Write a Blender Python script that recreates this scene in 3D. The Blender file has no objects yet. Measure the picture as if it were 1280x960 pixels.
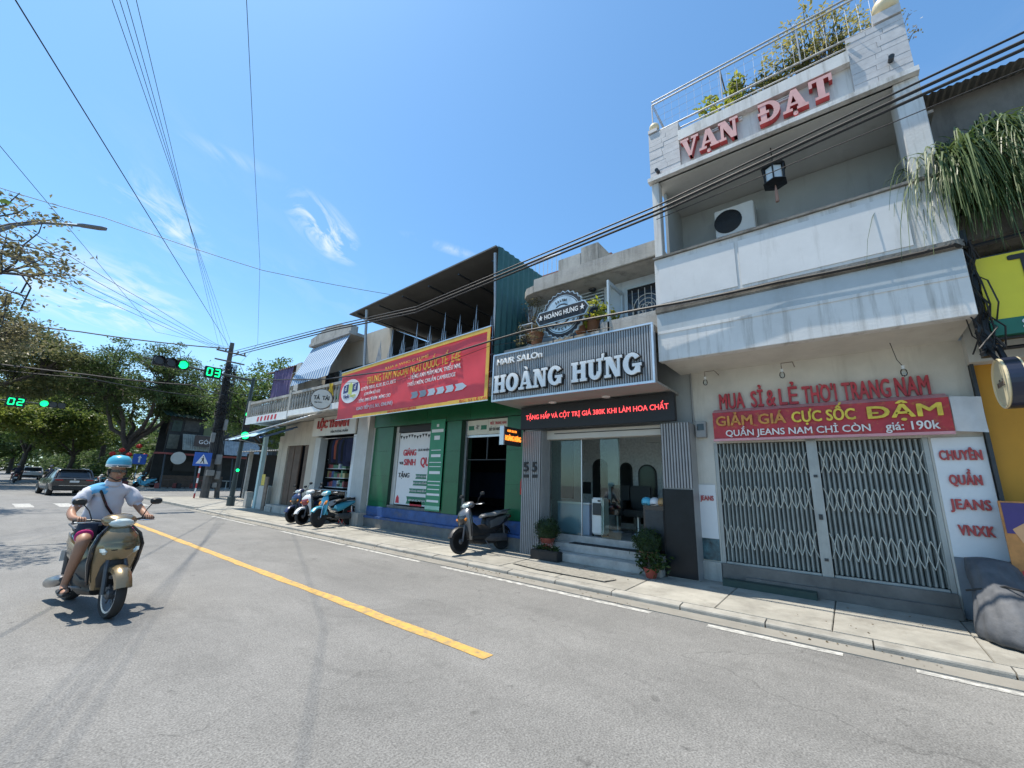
import bpy, bmesh, math, random
import numpy as np
from mathutils import Vector, Matrix
random.seed(7)
R_ = math.radians
S = bpy.context.scene
COL = S.collection

# ---------------------------------------------------------------- camera
# world: +Y runs up the street, +X towards the shop fronts, camera on the carriageway
def basis():
    f = 519.0
    y = Vector((-670, -100, -f)).normalized()
    z = Vector((78, 2170, -f)); z -= y * y.dot(z); z.normalize()
    x = y.cross(z)
    return Matrix((x, y, z))
cam = bpy.data.cameras.new('camera'); cam_o = bpy.data.objects.new('camera', cam); COL.objects.link(cam_o)
cam.sensor_width = 36; cam.lens = 36 * 519 / 1280; cam.clip_end = 5000; cam.clip_start = .05
cam_o.matrix_world = Matrix.Translation((0, 0, 1.6)) @ basis().to_4x4()
S.camera = cam_o

# ---------------------------------------------------------------- sun, sky, exposure
SUN = Vector((-.125, .32, 1)).normalized()
EL = math.asin(SUN.z); AZ = math.atan2(SUN.x, SUN.y)
sl = bpy.data.lights.new('sun', 'SUN'); sl.energy = 5.0; sl.angle = R_(.55); sl.color = (1, .93, .82)
so = bpy.data.objects.new('sun', sl); COL.objects.link(so); so.rotation_euler = SUN.to_track_quat('Z', 'Y').to_euler()
W = bpy.data.worlds.new('World'); S.world = W; W.use_nodes = True
def world():
    nt = W.node_tree; N = nt.nodes; L = nt.links; N.clear()
    out = N.new('ShaderNodeOutputWorld'); bg = N.new('ShaderNodeBackground'); bg.inputs[1].default_value = .118
    sky = N.new('ShaderNodeTexSky'); sky.sky_type = 'NISHITA'; sky.sun_disc = False
    sky.sun_elevation = EL; sky.sun_rotation = AZ; sky.air_density = 1.0; sky.dust_density = .6; sky.ozone_density = 2.0
    tc = N.new('ShaderNodeTexCoord')
    sep = N.new('ShaderNodeSeparateXYZ'); L.new(tc.outputs['Generated'], sep.inputs[0])
    def math_(op, a, b=None, clamp=False):
        n = N.new('ShaderNodeMath'); n.operation = op; n.use_clamp = clamp
        for i, v in enumerate((a, b)):
            if v is None: continue
            if isinstance(v, (int, float)): n.inputs[i].default_value = v
            else: L.new(v, n.inputs[i])
        return n.outputs[0]
    zc = math_('MAXIMUM', sep.outputs[2], .04)
    px = math_('DIVIDE', sep.outputs[0], zc); py = math_('DIVIDE', sep.outputs[1], zc)
    cmb = N.new('ShaderNodeCombineXYZ'); L.new(px, cmb.inputs[0]); L.new(py, cmb.inputs[1])
    mp0 = N.new('ShaderNodeMapping'); mp0.inputs['Rotation'].default_value = (0, 0, R_(-42)); L.new(cmb.outputs[0], mp0.inputs[0])
    mp = N.new('ShaderNodeMapping'); mp.inputs['Scale'].default_value = (1.0, 2.0, 1); L.new(mp0.outputs[0], mp.inputs[0])
    nz = N.new('ShaderNodeTexNoise'); nz.inputs['Scale'].default_value = 3.2; nz.inputs['Detail'].default_value = 9; nz.inputs['Roughness'].default_value = .62
    nz.inputs['Distortion'].default_value = .9; L.new(mp.outputs[0], nz.inputs['Vector'])
    big = N.new('ShaderNodeTexNoise'); big.inputs['Scale'].default_value = .5; big.inputs['Detail'].default_value = 2; L.new(cmb.outputs[0], big.inputs['Vector'])
    # thin cirrus over the whole sky, plus three thicker wisps
    tot = math_('MULTIPLY', math_('SUBTRACT', big.outputs[0], .5, True), .6)
    for cx, cy, an, rl, rw, k in CLOUDS:
        ca, sa_ = math.cos(R_(an)), math.sin(R_(an)); dx = math_('SUBTRACT', px, cx); dy = math_('SUBTRACT', py, cy)
        u = math_('ADD', math_('MULTIPLY', dx, ca / rl), math_('MULTIPLY', dy, sa_ / rl)); v = math_('ADD', math_('MULTIPLY', dx, -sa_ / rw), math_('MULTIPLY', dy, ca / rw))
        d = math_('SQRT', math_('ADD', math_('MULTIPLY', u, u), math_('MULTIPLY', v, v)))
        b = math_('MULTIPLY', math_('SUBTRACT', 1, d, True), k)
        tot = math_('MAXIMUM', tot, b)
    wis = math_('MULTIPLY', math_('SUBTRACT', nz.outputs[0], .44, True), 5.5, True)
    low = math_('MULTIPLY', math_('SUBTRACT', .36, sep.outputs[2], True), 1.0)
    fac = math_('ADD', math_('MULTIPLY', tot, wis), math_('MULTIPLY', low, math_('ADD', nz.outputs[0], .25)), True)
    mix = N.new('ShaderNodeMix'); mix.data_type = 'RGBA'; L.new(fac, mix.inputs[0])
    gam = N.new('ShaderNodeMix'); gam.data_type = 'RGBA'; gam.blend_type = 'MULTIPLY'; gam.inputs[0].default_value = 1
    L.new(sky.outputs[0], gam.inputs[6]); gam.inputs[7].default_value = (.92, 1.32, 1.46, 1)
    L.new(gam.outputs[2], mix.inputs[6]); mix.inputs[7].default_value = (6.6, 7.0, 7.3, 1)
    L.new(mix.outputs[2], bg.inputs[0]); L.new(bg.outputs[0], out.inputs[0])
CLOUDS = [(.71,1.6,40,.30,.13,1.6), (.28,2.08,60,.42,.16,.75), (.25,3.4,80,.9,.5,.8), (1.09,1.27,-20,.22,.05,.4), (.29,1.46,-15,.22,.06,.22)]
world()
S.view_settings.view_transform = 'Standard'; S.view_settings.look = 'None'
S.view_settings.gamma = 1; S.view_settings.use_curve_mapping = False
S.view_settings.exposure = .45
S.cycles.max_bounces = 8; S.cycles.transparent_max_bounces = 12; S.cycles.use_adaptive_sampling = True

# ---------------------------------------------------------------- mesh helpers
WL = {}
def link(o, parent, wl):
    COL.objects.link(o); WL[o.name] = Vector(wl)
    if parent is not None:
        o.parent = parent; o.location = Vector(wl) - WL[parent.name]
    else: o.location = wl
def tag(o, label=None, cat=None, group=None, kind=None):
    if label: o['label'] = label
    if cat: o['category'] = cat
    if group: o['group'] = group
    if kind: o['kind'] = kind
    return o
def empty(name, loc, label=None, cat=None, group=None, kind=None):
    o = bpy.data.objects.new(name, None); o.empty_display_size = .1; link(o, None, loc)
    return tag(o, label, cat, group, kind)
def FR(x, y, z): # frame of a shop front: right = -Y, up = Z, out = -X
    return Matrix(((0, 0, -1, x), (-1, 0, 0, y), (0, 1, 0, z), (0, 0, 0, 1)))
def FS(x, y, z): # frame facing -Y: right = +X... seen from the south
    return Matrix(((1, 0, 0, x), (0, 0, -1, y), (0, 1, 0, z), (0, 0, 0, 1)))
class MB:
    def __init__(s): s.v = []; s.f = []; s.m = []
    def add(s, vs, fs, mi=0):
        b = len(s.v); s.v += [tuple(p) for p in vs]
        for f in fs: s.f.append([b + i for i in f]); s.m.append(mi)
        return s
    def box(s, x0, x1, y0, y1, z0, z1, mi=0, M=None):
        vs = [Vector(p) for p in ((x0,y0,z0),(x1,y0,z0),(x1,y1,z0),(x0,y1,z0),(x0,y0,z1),(x1,y0,z1),(x1,y1,z1),(x0,y1,z1))]
        if M is not None: vs = [M @ p for p in vs]
        return s.add(vs, [(0,3,2,1),(4,5,6,7),(0,1,5,4),(1,2,6,5),(2,3,7,6),(3,0,4,7)], mi)
    def prism(s, pts, z0, z1, M=None, mi=0, ms=None):
        n = len(pts); M = M or Matrix()
        vs = [M @ Vector((p[0], p[1], z0)) for p in pts] + [M @ Vector((p[0], p[1], z1)) for p in pts]
        s.add(vs, [tuple(range(n))[::-1], tuple(range(n, 2 * n))], mi)
        b = len(s.v) - 2 * n
        for i in range(n):
            j = (i + 1) % n; s.f.append([b + i, b + j, b + n + j, b + n + i]); s.m.append(mi if ms is None else ms)
        return s
    def tube(s, pts, r, n=8, mi=0, cap=True):
        pts = [Vector(p) for p in pts]; k = len(pts)
        rs = r if isinstance(r, (list, tuple)) else [r] * k
        b = len(s.v); up = Vector((0, 0, 1)); px = None
        for i, p in enumerate(pts):
            t = (pts[min(i + 1, k - 1)] - pts[max(i - 1, 0)]).normalized()
            if px is None:
                px = t.cross(up if abs(t.z) < .95 else Vector((1, 0, 0))).normalized()
            else: px = (px - t * px.dot(t)).normalized()
            py = t.cross(px)
            for q in range(n):
                a = 2 * math.pi * q / n
                s.v.append(tuple(p + (px * math.cos(a) + py * math.sin(a)) * rs[i]))
        for i in range(k - 1):
            for q in range(n):
                c = b + i * n + q; d = b + i * n + (q + 1) % n
                s.f.append([c, d, d + n, c + n]); s.m.append(mi)
        if cap:
            s.f.append(list(range(b + n - 1, b - 1, -1))); s.m.append(mi)
            e = b + (k - 1) * n; s.f.append(list(range(e, e + n))); s.m.append(mi)
        return s
    def lathe(s, prof, n=16, M=None, mi=0): # prof (r,z) about local z
        M = M or Matrix(); b = len(s.v); k = len(prof)
        for r, z in prof:
            for q in range(n):
                a = 2 * math.pi * q / n; s.v.append(tuple(M @ Vector((r * math.cos(a), r * math.sin(a), z))))
        for i in range(k - 1):
            for q in range(n):
                c = b + i * n + q; d = b + i * n + (q + 1) % n
                s.f.append([c, d, d + n, c + n]); s.m.append(mi)
        s.f.append(list(range(b + n - 1, b - 1, -1))); s.m.append(mi)
        e = b + (k - 1) * n; s.f.append(list(range(e, e + n))); s.m.append(mi)
        return s
    def loft(s, rings, mi=0, cap=True):
        n = len(rings[0]); b = len(s.v)
        for r in rings: s.v += [tuple(p) for p in r]
        for i in range(len(rings) - 1):
            for q in range(n):
                c = b + i * n + q; d = b + i * n + (q + 1) % n
                s.f.append([c, d, d + n, c + n]); s.m.append(mi)
        if cap:
            s.f.append(list(range(b + n - 1, b - 1, -1))); s.m.append(mi)
            e = b + (len(rings) - 1) * n; s.f.append(list(range(e, e + n))); s.m.append(mi)
        return s
    def build(s, name, mats, parent=None, smooth=False, bevel=0, label=None, cat=None, group=None, kind=None, sub=0, origin=None, ang=40):
        v = np.array(s.v, dtype=float)
        if origin is None:
            c = (v.min(0) + v.max(0)) / 2
            if parent is None: c[2] = v[:, 2].min()
        else: c = np.array(origin, dtype=float)
        me = bpy.data.meshes.new(name); me.from_pydata((v - c).tolist(), [], s.f)
        mats = mats if isinstance(mats, (list, tuple)) else [mats]
        for q in mats: me.materials.append(q)
        if len(mats) > 1: me.polygons.foreach_set('material_index', s.m)
        bm = bmesh.new(); bm.from_mesh(me); bmesh.ops.recalc_face_normals(bm, faces=bm.faces)
        if bevel:
            ed = [e for e in bm.edges if len(e.link_faces) == 2 and e.calc_face_angle(0) > .6]
            bmesh.ops.bevel(bm, geom=ed, offset=bevel, segments=2, affect='EDGES', clamp_overlap=True)
        bm.to_mesh(me); bm.free()
        if smooth:
            me.polygons.foreach_set('use_smooth', [True] * len(me.polygons))
            if ang < 180:
                me.set_sharp_from_angle(angle=R_(ang))
        o = bpy.data.objects.new(name, me); link(o, parent, c)
        if sub:
            mo = o.modifiers.new('s', 'SUBSURF'); mo.levels = sub; mo.render_levels = sub
        return tag(o, label, cat, group, kind)
def B(name, mats, parent, *boxes, **k):
    """boxes that touch become one mesh, boxes that stand apart become pieces of their own"""
    left = list(boxes); first = None; t = .003
    while left:
        grp = [left.pop(0)]; i = 0
        while i < len(grp):
            a = grp[i]; i += 1
            for b in left[:]:
                if all(a[2*q] <= b[2*q+1] + t and b[2*q] <= a[2*q+1] + t for q in range(3)): grp.append(b); left.remove(b)
        m = MB()
        for b in grp: m.box(*b)
        o = m.build(name, mats, parent, **k); first = first or o
    return first
def clone(o, parent, wl=None, **k):
    c = o.copy(); COL.objects.link(c); w = Vector(wl) if wl is not None else WL[o.name]
    WL[c.name] = w; c.parent = parent
    c.location = w - (WL[parent.name] if parent else Vector()); tag(c, **k); return c
def copy_tree(o, parent=None):
    c = o.copy(); COL.objects.link(c); WL[c.name] = WL[o.name]; c.parent = parent
    for ch in list(o.children): copy_tree(ch, c)
    return c
def recolor(root, mapping): # give a copied thing its own paint
    for o in [root] + list(root.children_recursive):
        if o.type == 'MESH' and any(m in mapping for m in o.data.materials):
            o.data = o.data.copy()
            for i, m in enumerate(o.data.materials):
                if m in mapping: o.data.materials[i] = mapping[m]
TXT = {}
def text(name, s, size, M, mat_, parent, ext=.004, off=.0, sx=1.0, align='CENTER', shear=0, lift=.002, spacing=1.0, kind=None, fit=None, line=1.0):
    cu = bpy.data.curves.new('txt', 'FONT'); cu.body = s; cu.size = 1; cu.extrude = ext / size; bold = off * 1.5; cu.align_x = align; cu.align_y = 'CENTER'
    cu.shear = shear; cu.space_character = spacing; cu.resolution_u = 3; cu.space_line = line
    t = bpy.data.objects.new('txt', cu); COL.objects.link(t)
    bpy.context.view_layer.update()
    me = bpy.data.meshes.new_from_object(t.evaluated_get(bpy.context.evaluated_depsgraph_get()))
    bpy.data.objects.remove(t); bpy.data.curves.remove(cu)
    if fit:
        xs = [v.co.x for v in me.vertices]; w = max(xs) - min(xs); sx = fit / (w * size)
    if bold:
        bm = bmesh.new()
        for i, (dx, dy) in enumerate(((0,0),(bold,0),(-bold,0),(0,bold*.7),(0,-bold*.7),(bold*.7,bold*.5),(-bold*.7,bold*.5),(bold*.7,-bold*.5),(-bold*.7,-bold*.5))):
            q = me.copy(); q.transform(Matrix.Translation((dx / sx, dy, i * .0003 / size))); bm.from_mesh(q); bpy.data.meshes.remove(q)
        bm.to_mesh(me); bm.free()
    me.transform(M @ Matrix.Translation((0, 0, ext + lift)) @ Matrix.Diagonal((size * sx, size, size, 1)))
    c = sum((Vector(v) for v in [q.co for q in me.vertices]), Vector()) / len(me.vertices)
    me.transform(Matrix.Translation(-c)); me.materials.clear(); me.materials.append(mat_)
    me.name = name; o = bpy.data.objects.new(name, me); link(o, parent, c); tag(o, kind=kind or ('stuff' if len(s) > 1 else None)); return o

# slab-serif sign letters, drawn from bars, wedges and ring segments
GL = {
 'H': (.95, [('r',0,0,.42,.14),('r',0,.86,.42,1),('r',.53,0,.95,.14),('r',.53,.86,.95,1),('r',.08,.1,.34,.9),('r',.61,.1,.87,.9),('r',.3,.42,.65,.58)]),
 'O': (.96, [('a',.48,.5,.48,.52,.19,.33,0,360)]),
 'A': (1.04, [('q',[(.40,1),(.64,1),(.96,.1),(.66,.1)]),('q',[(.40,1),(.54,.9),(.27,.1),(.12,.1)]),('r',.26,.26,.72,.38),('r',0,0,.40,.13),('r',.58,0,1.04,.13)]),
 'N': (1.0, [('r',.1,.1,.25,.9),('r',.72,.0,.87,.92),('q',[(.06,1),(.38,1),(.87,0),(.60,0)]),('r',0,0,.36,.13),('r',0,.87,.3,1),('r',.58,.87,1.0,1)]),
 'G': (.98, [('a',.48,.5,.48,.52,.20,.34,35,335),('r',.5,.36,.98,.49),('r',.70,.06,.90,.42)]),
 'U': (.95, [('r',.08,.36,.34,.9),('r',.66,.36,.82,.9),('a',.45,.37,.37,.39,.11,.2,180,360),('r',0,.87,.44,1),('r',.54,.87,.95,1)]),
 'V': (.98, [('q',[(.08,.9),(.36,.9),(.60,0),(.42,0)]),('q',[(.76,.9),(.9,.9),(.58,0),(.46,.0)]),('r',0,.87,.46,1),('r',.6,.87,1.0,1)]),
 'D': (.95, [('r',.08,.1,.34,.9),('a',.38,.5,.55,.5,.28,.36,-90,90),('r',.0,.86,.42,1),('r',.0,0,.42,.14)]),
 'T': (.94, [('r',.33,.1,.60,.9),('r',.02,.86,.92,1),('r',.02,.66,.15,.88),('r',.79,.66,.92,.88),('r',.2,0,.73,.13)]),
}
ACC = {'`': [('q',[(.36,1.26),(.50,1.26),(.64,1.07),(.56,1.07)])], '.': [('a',.5,-.17,.1,.1,0,0,0,360)], ',': [('q',[(.84,.9),(.98,1.0),(1.02,1.22),(.86,1.2)])], '-': [('r',-.04,.43,.46,.56)]}
def glyph(prims, o=0):
    out = []
    for p in prims:
        if p[0] == 'r': out.append([(p[1]-o,p[2]-o),(p[3]+o,p[2]-o),(p[3]+o,p[4]+o),(p[1]-o,p[4]+o)])
        elif p[0] == 'q':
            q = p[1]; cx = sum(a for a, b in q) / 4; cy = sum(b for a, b in q) / 4
            out.append([(a + o * (1.3 if a > cx else -1.3), b + o * (1 if b > cy else -1)) for a, b in q][::-1])
        else:
            _, cx, cy, rx, ry, ix, iy, a0, a1 = p; n = max(4, int(abs(a1 - a0) / 18)); rx += o; ry += o; ix = max(ix - o, 0); iy = max(iy - o, 0)
            if a1 - a0 < 360: a0 -= o * 70; a1 += o * 70
            for i in range(n):
                t0 = R_(a0 + (a1 - a0) * i / n); t1 = R_(a0 + (a1 - a0) * (i + 1) / n)
                q = [(cx + rx*math.cos(t0), cy + ry*math.sin(t0)), (cx + rx*math.cos(t1), cy + ry*math.sin(t1))]
                if ix > 0: q += [(cx + ix*math.cos(t1), cy + iy*math.sin(t1)), (cx + ix*math.cos(t0), cy + iy*math.sin(t0))]
                else: q += [(cx, cy)]
                out.append(q)
    return out
def slab(word, M, width, height, depth, mats, parent, gap=.09, out=None, curve=0, skew=0):
    """word: list of (letter, accents); one mesh per letter, black backing letter as its child"""
    mats = mats if isinstance(mats, list) else [mats]
    tot = sum(.55 if c == ' ' else GL[c][0] + gap for c, a in word) - gap
    x = 0; sx = width / tot
    for c, a in word:
        if c == ' ': x += .55; continue
        pr = list(GL[c][1])
        for k in a: pr += ACC[k]
        T = M @ Matrix(((sx, 0, 0, x * sx), (skew*sx, height, 0, skew * x * sx), (0, 0, 1, 0), (0, 0, 0, 1)))
        m = MB()
        for i, q in enumerate(glyph(pr)): m.prism(q, 0.012, depth + i * .0004, T, 0, 1 if len(mats) > 1 else 0)
        o = m.build('letter', mats, parent)
        if out:
            m = MB()
            for i, q in enumerate(glyph(pr, .055)): m.prism(q, 0.002, depth * .6 + i * .0004, T)
            m.build('letter_edge', out, o)
        x += GL[c][0] + gap

# ---------------------------------------------------------------- materials
MATS = {}
def mat(name, c, r=.6, m=0, v=.12, vs=2.5, g=0, gc=(.07,.065,.055), gs=(2.2,2.2,.3), gt=.5, b=0, bs=40, em=0, ec=None, coord='w', coat=0, rv=.0, spec=.5, rnd=0):
    if name in MATS: return MATS[name]
    M = bpy.data.materials.new(name); M.use_nodes = True; nt = M.node_tree; N = nt.nodes; L = nt.links
    p = N['Principled BSDF']; p.inputs['Roughness'].default_value = r; p.inputs['Metallic'].default_value = m; p.inputs['Coat Weight'].default_value = coat
    p.inputs['Specular IOR Level'].default_value = spec
    if em: p.inputs['Emission Color'].default_value = (*(ec or c), 1); p.inputs['Emission Strength'].default_value = em
    MATS[name] = M; p.inputs['Base Color'].default_value = (*c, 1)
    if coord == 'w': src = N.new('ShaderNodeNewGeometry').outputs['Position']
    else: src = N.new('ShaderNodeTexCoord').outputs['Object']
    col = None
    if v:
        n = N.new('ShaderNodeTexNoise'); n.inputs['Scale'].default_value = vs; n.inputs['Detail'].default_value = 7; n.inputs['Roughness'].default_value = .65; L.new(src, n.inputs['Vector'])
        mr = N.new('ShaderNodeMapRange'); L.new(n.outputs[0], mr.inputs[0]); mr.inputs[1].default_value = .3; mr.inputs[2].default_value = .7; mr.inputs[3].default_value = 1 - v; mr.inputs[4].default_value = 1 + v
        f = mr.outputs[0]
        if rnd:
            oi = N.new('ShaderNodeObjectInfo'); m2 = N.new('ShaderNodeMapRange'); L.new(oi.outputs['Random'], m2.inputs[0]); m2.inputs[3].default_value = 1 - rnd; m2.inputs[4].default_value = 1 + rnd
            mu = N.new('ShaderNodeMath'); mu.operation = 'MULTIPLY'; L.new(f, mu.inputs[0]); L.new(m2.outputs[0], mu.inputs[1]); f = mu.outputs[0]
        mx = N.new('ShaderNodeVectorMath'); mx.operation = 'SCALE'; mx.inputs[0].default_value = c; L.new(f, mx.inputs['Scale']); col = mx.outputs[0]
        if rv:
            mr2 = N.new('ShaderNodeMapRange'); L.new(n.outputs[0], mr2.inputs[0]); mr2.inputs[1].default_value = .3; mr2.inputs[2].default_value = .7; mr2.inputs[3].default_value = r - rv; mr2.inputs[4].default_value = r + rv; L.new(mr2.outputs[0], p.inputs['Roughness'])
    if g:
        mp = N.new('ShaderNodeMapping'); mp.inputs['Scale'].default_value = gs; L.new(src, mp.inputs[0])
        n = N.new('ShaderNodeTexNoise'); n.inputs['Scale'].default_value = 1.6; n.inputs['Detail'].default_value = 8; n.inputs['Roughness'].default_value = .7; L.new(mp.outputs[0], n.inputs['Vector'])
        mr = N.new('ShaderNodeMapRange'); L.new(n.outputs[0], mr.inputs[0]); mr.inputs[1].default_value = gt; mr.inputs[2].default_value = gt + .22; mr.inputs[3].default_value = 0; mr.inputs[4].default_value = g
        mx = N.new('ShaderNodeMix'); mx.data_type = 'RGBA'; L.new(mr.outputs[0], mx.inputs[0])
        if col is not None: L.new(col, mx.inputs[6])
        else: mx.inputs[6].default_value = (*c, 1)
        mx.inputs[7].default_value = (*gc, 1); col = mx.outputs[2]
    if col is not None: L.new(col, p.inputs['Base Color'])
    if b:
        n = N.new('ShaderNodeTexNoise'); n.inputs['Scale'].default_value = bs; n.inputs['Detail'].default_value = 5; L.new(src, n.inputs['Vector'])
        bu = N.new('ShaderNodeBump'); bu.inputs['Strength'].default_value = b; bu.inputs['Distance'].default_value = .02; L.new(n.outputs[0], bu.inputs['Height']); L.new(bu.outputs[0], p.inputs['Normal'])
    return M
def leafmat(name, c1, c2, tr=.5):
    M = bpy.data.materials.new(name); M.use_nodes = True; nt = M.node_tree; N = nt.nodes; L = nt.links; N.clear()
    o = N.new('ShaderNodeOutputMaterial'); g = N.new('ShaderNodeNewGeometry'); r = N.new('ShaderNodeMix'); r.data_type = 'RGBA'
    L.new(g.outputs['Random Per Island'], r.inputs[0]); r.inputs[6].default_value = (*c1, 1); r.inputs[7].default_value = (*c2, 1)
    d = N.new('ShaderNodeBsdfPrincipled'); d.inputs['Roughness'].default_value = .45; d.inputs['Specular IOR Level'].default_value = .4; t = N.new('ShaderNodeBsdfTranslucent'); m = N.new('ShaderNodeMixShader'); m.inputs[0].default_value = tr
    L.new(r.outputs[2], d.inputs['Base Color']); L.new(r.outputs[2], t.inputs[0]); L.new(d.outputs[0], m.inputs[1]); L.new(t.outputs[0], m.inputs[2]); L.new(m.outputs[0], o.inputs[0])
    MATS[name] = M; return M
def glassmat(name, tint=(.8,.9,.88), mixf=.12, rough=.02):
    M = bpy.data.materials.new(name); M.use_nodes = True; nt = M.node_tree; N = nt.nodes; L = nt.links; N.clear()
    o = N.new('ShaderNodeOutputMaterial'); t = N.new('ShaderNodeBsdfTransparent'); t.inputs[0].default_value = (*tint, 1)
    g = N.new('ShaderNodeBsdfGlossy'); g.inputs['Roughness'].default_value = rough; fr = N.new('ShaderNodeFresnel'); fr.inputs[0].default_value = 1.5
    ad = N.new('ShaderNodeMath'); ad.operation = 'ADD'; L.new(fr.outputs[0], ad.inputs[0]); ad.inputs[1].default_value = mixf * .1; ad.use_clamp = True
    m = N.new('ShaderNodeMixShader'); L.new(ad.outputs[0], m.inputs[0]); L.new(t.outputs[0], m.inputs[1]); L.new(g.outputs[0], m.inputs[2]); L.new(m.outputs[0], o.inputs[0])
    MATS[name] = M; return M
def asphalt():
    M = bpy.data.materials.new('asphalt'); M.use_nodes = True; nt = M.node_tree; N = nt.nodes; L = nt.links; p = N['Principled BSDF']
    pos = N.new('ShaderNodeNewGeometry').outputs['Position']
    def noise(sc, det=6, ro=.6, sca=None, dist=0):
        n = N.new('ShaderNodeTexNoise'); n.inputs['Scale'].default_value = sc; n.inputs['Detail'].default_value = det; n.inputs['Roughness'].default_value = ro; n.inputs['Distortion'].default_value = dist
        if sca:
            mp = N.new('ShaderNodeMapping'); mp.inputs['Scale'].default_value = sca; L.new(pos, mp.inputs[0]); L.new(mp.outputs[0], n.inputs['Vector'])
        else: L.new(pos, n.inputs['Vector'])
        return n.outputs[0]
    def rng(i, a, b, c, d):
        m = N.new('ShaderNodeMapRange'); L.new(i, m.inputs[0])
        for k, q in enumerate((a, b, c, d)): m.inputs[k + 1].default_value = q
        return m.outputs[0]
    def mul(a, b):
        m = N.new('ShaderNodeMath'); m.operation = 'MULTIPLY'; L.new(a, m.inputs[0]); L.new(b, m.inputs[1]); return m.outputs[0]
    f = rng(noise(.55), .3, .7, .84, 1.14)                       # worn patches
    f = mul(f, rng(noise(1.3, 5, .6, (1.6, .12, 1)), .35, .7, 1.05, .92))   # wheel tracks along the street
    f = mul(f, rng(noise(70, 3, .6), .32, .70, .62, 1.45))          # aggregate
    f = mul(f, rng(noise(30, 4, .6), .62, .70, 1, .72))           # small stains
    f = mul(f, rng(noise(4.5, 3, .5), .68, .76, 1, .62))
    f = mul(f, rng(noise(.9, 8, .75, (1, .55, 1), .8), .52, .62, 1.0, .86))      # greasy lane patches
    f = mul(f, rng(noise(14, 6, .7), .35, .65, .90, 1.08))          # oil spots
    vo = N.new('ShaderNodeTexVoronoi'); vo.feature = 'DISTANCE_TO_EDGE'; vo.inputs['Scale'].default_value = .16
    wn = N.new('ShaderNodeTexNoise'); wn.inputs['Scale'].default_value = 1.1; wn.inputs['Detail'].default_value = 5; L.new(pos, wn.inputs['Vector'])
    va = N.new('ShaderNodeVectorMath'); va.operation = 'MULTIPLY_ADD'; L.new(wn.outputs[1], va.inputs[0]); va.inputs[1].default_value = (1.6, 1.6, 0); L.new(pos, va.inputs[2])
    L.new(va.outputs[0], vo.inputs['Vector'])
    f = mul(f, rng(vo.outputs['Distance'], .0, .0016, .72, 1))      # hairline cracks
    sc = N.new('ShaderNodeVectorMath'); sc.operation = 'SCALE'; sc.inputs[0].default_value = (.188, .184, .174); L.new(f, sc.inputs['Scale']); L.new(sc.outputs[0], p.inputs['Base Color'])
    p.inputs['Roughness'].default_value = .78; p.inputs['Specular IOR Level'].default_value = .35
    bu = N.new('ShaderNodeBump'); bu.inputs['Strength'].default_value = .45; bu.inputs['Distance'].default_value = .006; L.new(noise(110, 2, .5), bu.inputs['Height']); L.new(bu.outputs[0], p.inputs['Normal'])
    MATS['asphalt'] = M
asphalt()
def stripes(name, c1, c2, freq, axis=1):
    M = bpy.data.materials.new(name); M.use_nodes = True; nt = M.node_tree; N = nt.nodes; L = nt.links; p = N['Principled BSDF']
    pos = N.new('ShaderNodeNewGeometry').outputs['Position']; sp = N.new('ShaderNodeSeparateXYZ'); L.new(pos, sp.inputs[0])
    a = N.new('ShaderNodeMath'); a.operation = 'MULTIPLY'; L.new(sp.outputs[axis], a.inputs[0]); a.inputs[1].default_value = freq
    b = N.new('ShaderNodeMath'); b.operation = 'FRACT'; L.new(a.outputs[0], b.inputs[0]); c = N.new('ShaderNodeMath'); c.operation = 'GREATER_THAN'; L.new(b.outputs[0], c.inputs[0]); c.inputs[1].default_value = .45
    m = N.new('ShaderNodeMix'); m.data_type = 'RGBA'; L.new(c.outputs[0], m.inputs[0]); m.inputs[6].default_value = (*c1, 1); m.inputs[7].default_value = (*c2, 1); L.new(m.outputs[2], p.inputs['Base Color']); p.inputs['Roughness'].default_value = .7
    MATS[name] = M; return M
m_white = mat('white_paint', (.72,.73,.72), .55, v=.07, vs=3, g=.35, gc=(.33,.32,.29), gt=.56)
m_vd = mat('old_white_paint', (.62,.61,.585), .6, v=.10, vs=1.2, g=.75, gc=(.22,.20,.165), gt=.50, gs=(3.6,3.6,.3), b=.12, bs=30)
m_cream = mat('cream_plaster', (.58,.555,.49), .8, v=.12, vs=1.6, g=.5, gc=(.36,.33,.27), gt=.56, b=.12, bs=60)
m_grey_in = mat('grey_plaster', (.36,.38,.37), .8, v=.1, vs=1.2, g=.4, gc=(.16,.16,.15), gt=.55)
m_conc = mat('weathered_concrete', (.40,.385,.35), .85, v=.2, vs=2.4, g=.75, gc=(.10,.095,.08), gt=.5, b=.25, bs=35)
m_conc_d = mat('dirty_concrete', (.20,.19,.17), .9, v=.3, vs=3, g=.7, gc=(.05,.045,.04), gt=.47, b=.35, bs=25)
m_pave = mat('pavement_concrete', (.31,.295,.255), .85, v=.22, vs=2.3, g=.7, gc=(.17,.155,.13), gs=(1.6,1.6,1), gt=.50, b=.3, bs=60, rnd=.12)
m_kerb = mat('kerb_concrete', (.30,.285,.25), .85, v=.22, vs=3, g=.75, gc=(.14,.13,.11), gs=(2,2,2), gt=.52, b=.2, bs=60, rnd=.06)
m_gut = mat('gutter_concrete', (.24,.225,.195), .85, v=.15, vs=2, g=.6, gc=(.14,.13,.115), gs=(2,.8,1), gt=.5, b=.2, bs=60)
m_yel = mat('yellow_road_paint', (.56,.335,.075), .7, v=.15, vs=9, g=.9, gc=(.19,.17,.13), gs=(9,6,1), gt=.45, b=.2, bs=90)
m_wht = mat('white_road_paint', (.50,.49,.45), .7, v=.2, vs=9, g=.95, gc=(.2,.195,.185), gs=(9,6,1), gt=.41, b=.2, bs=90)
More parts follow.
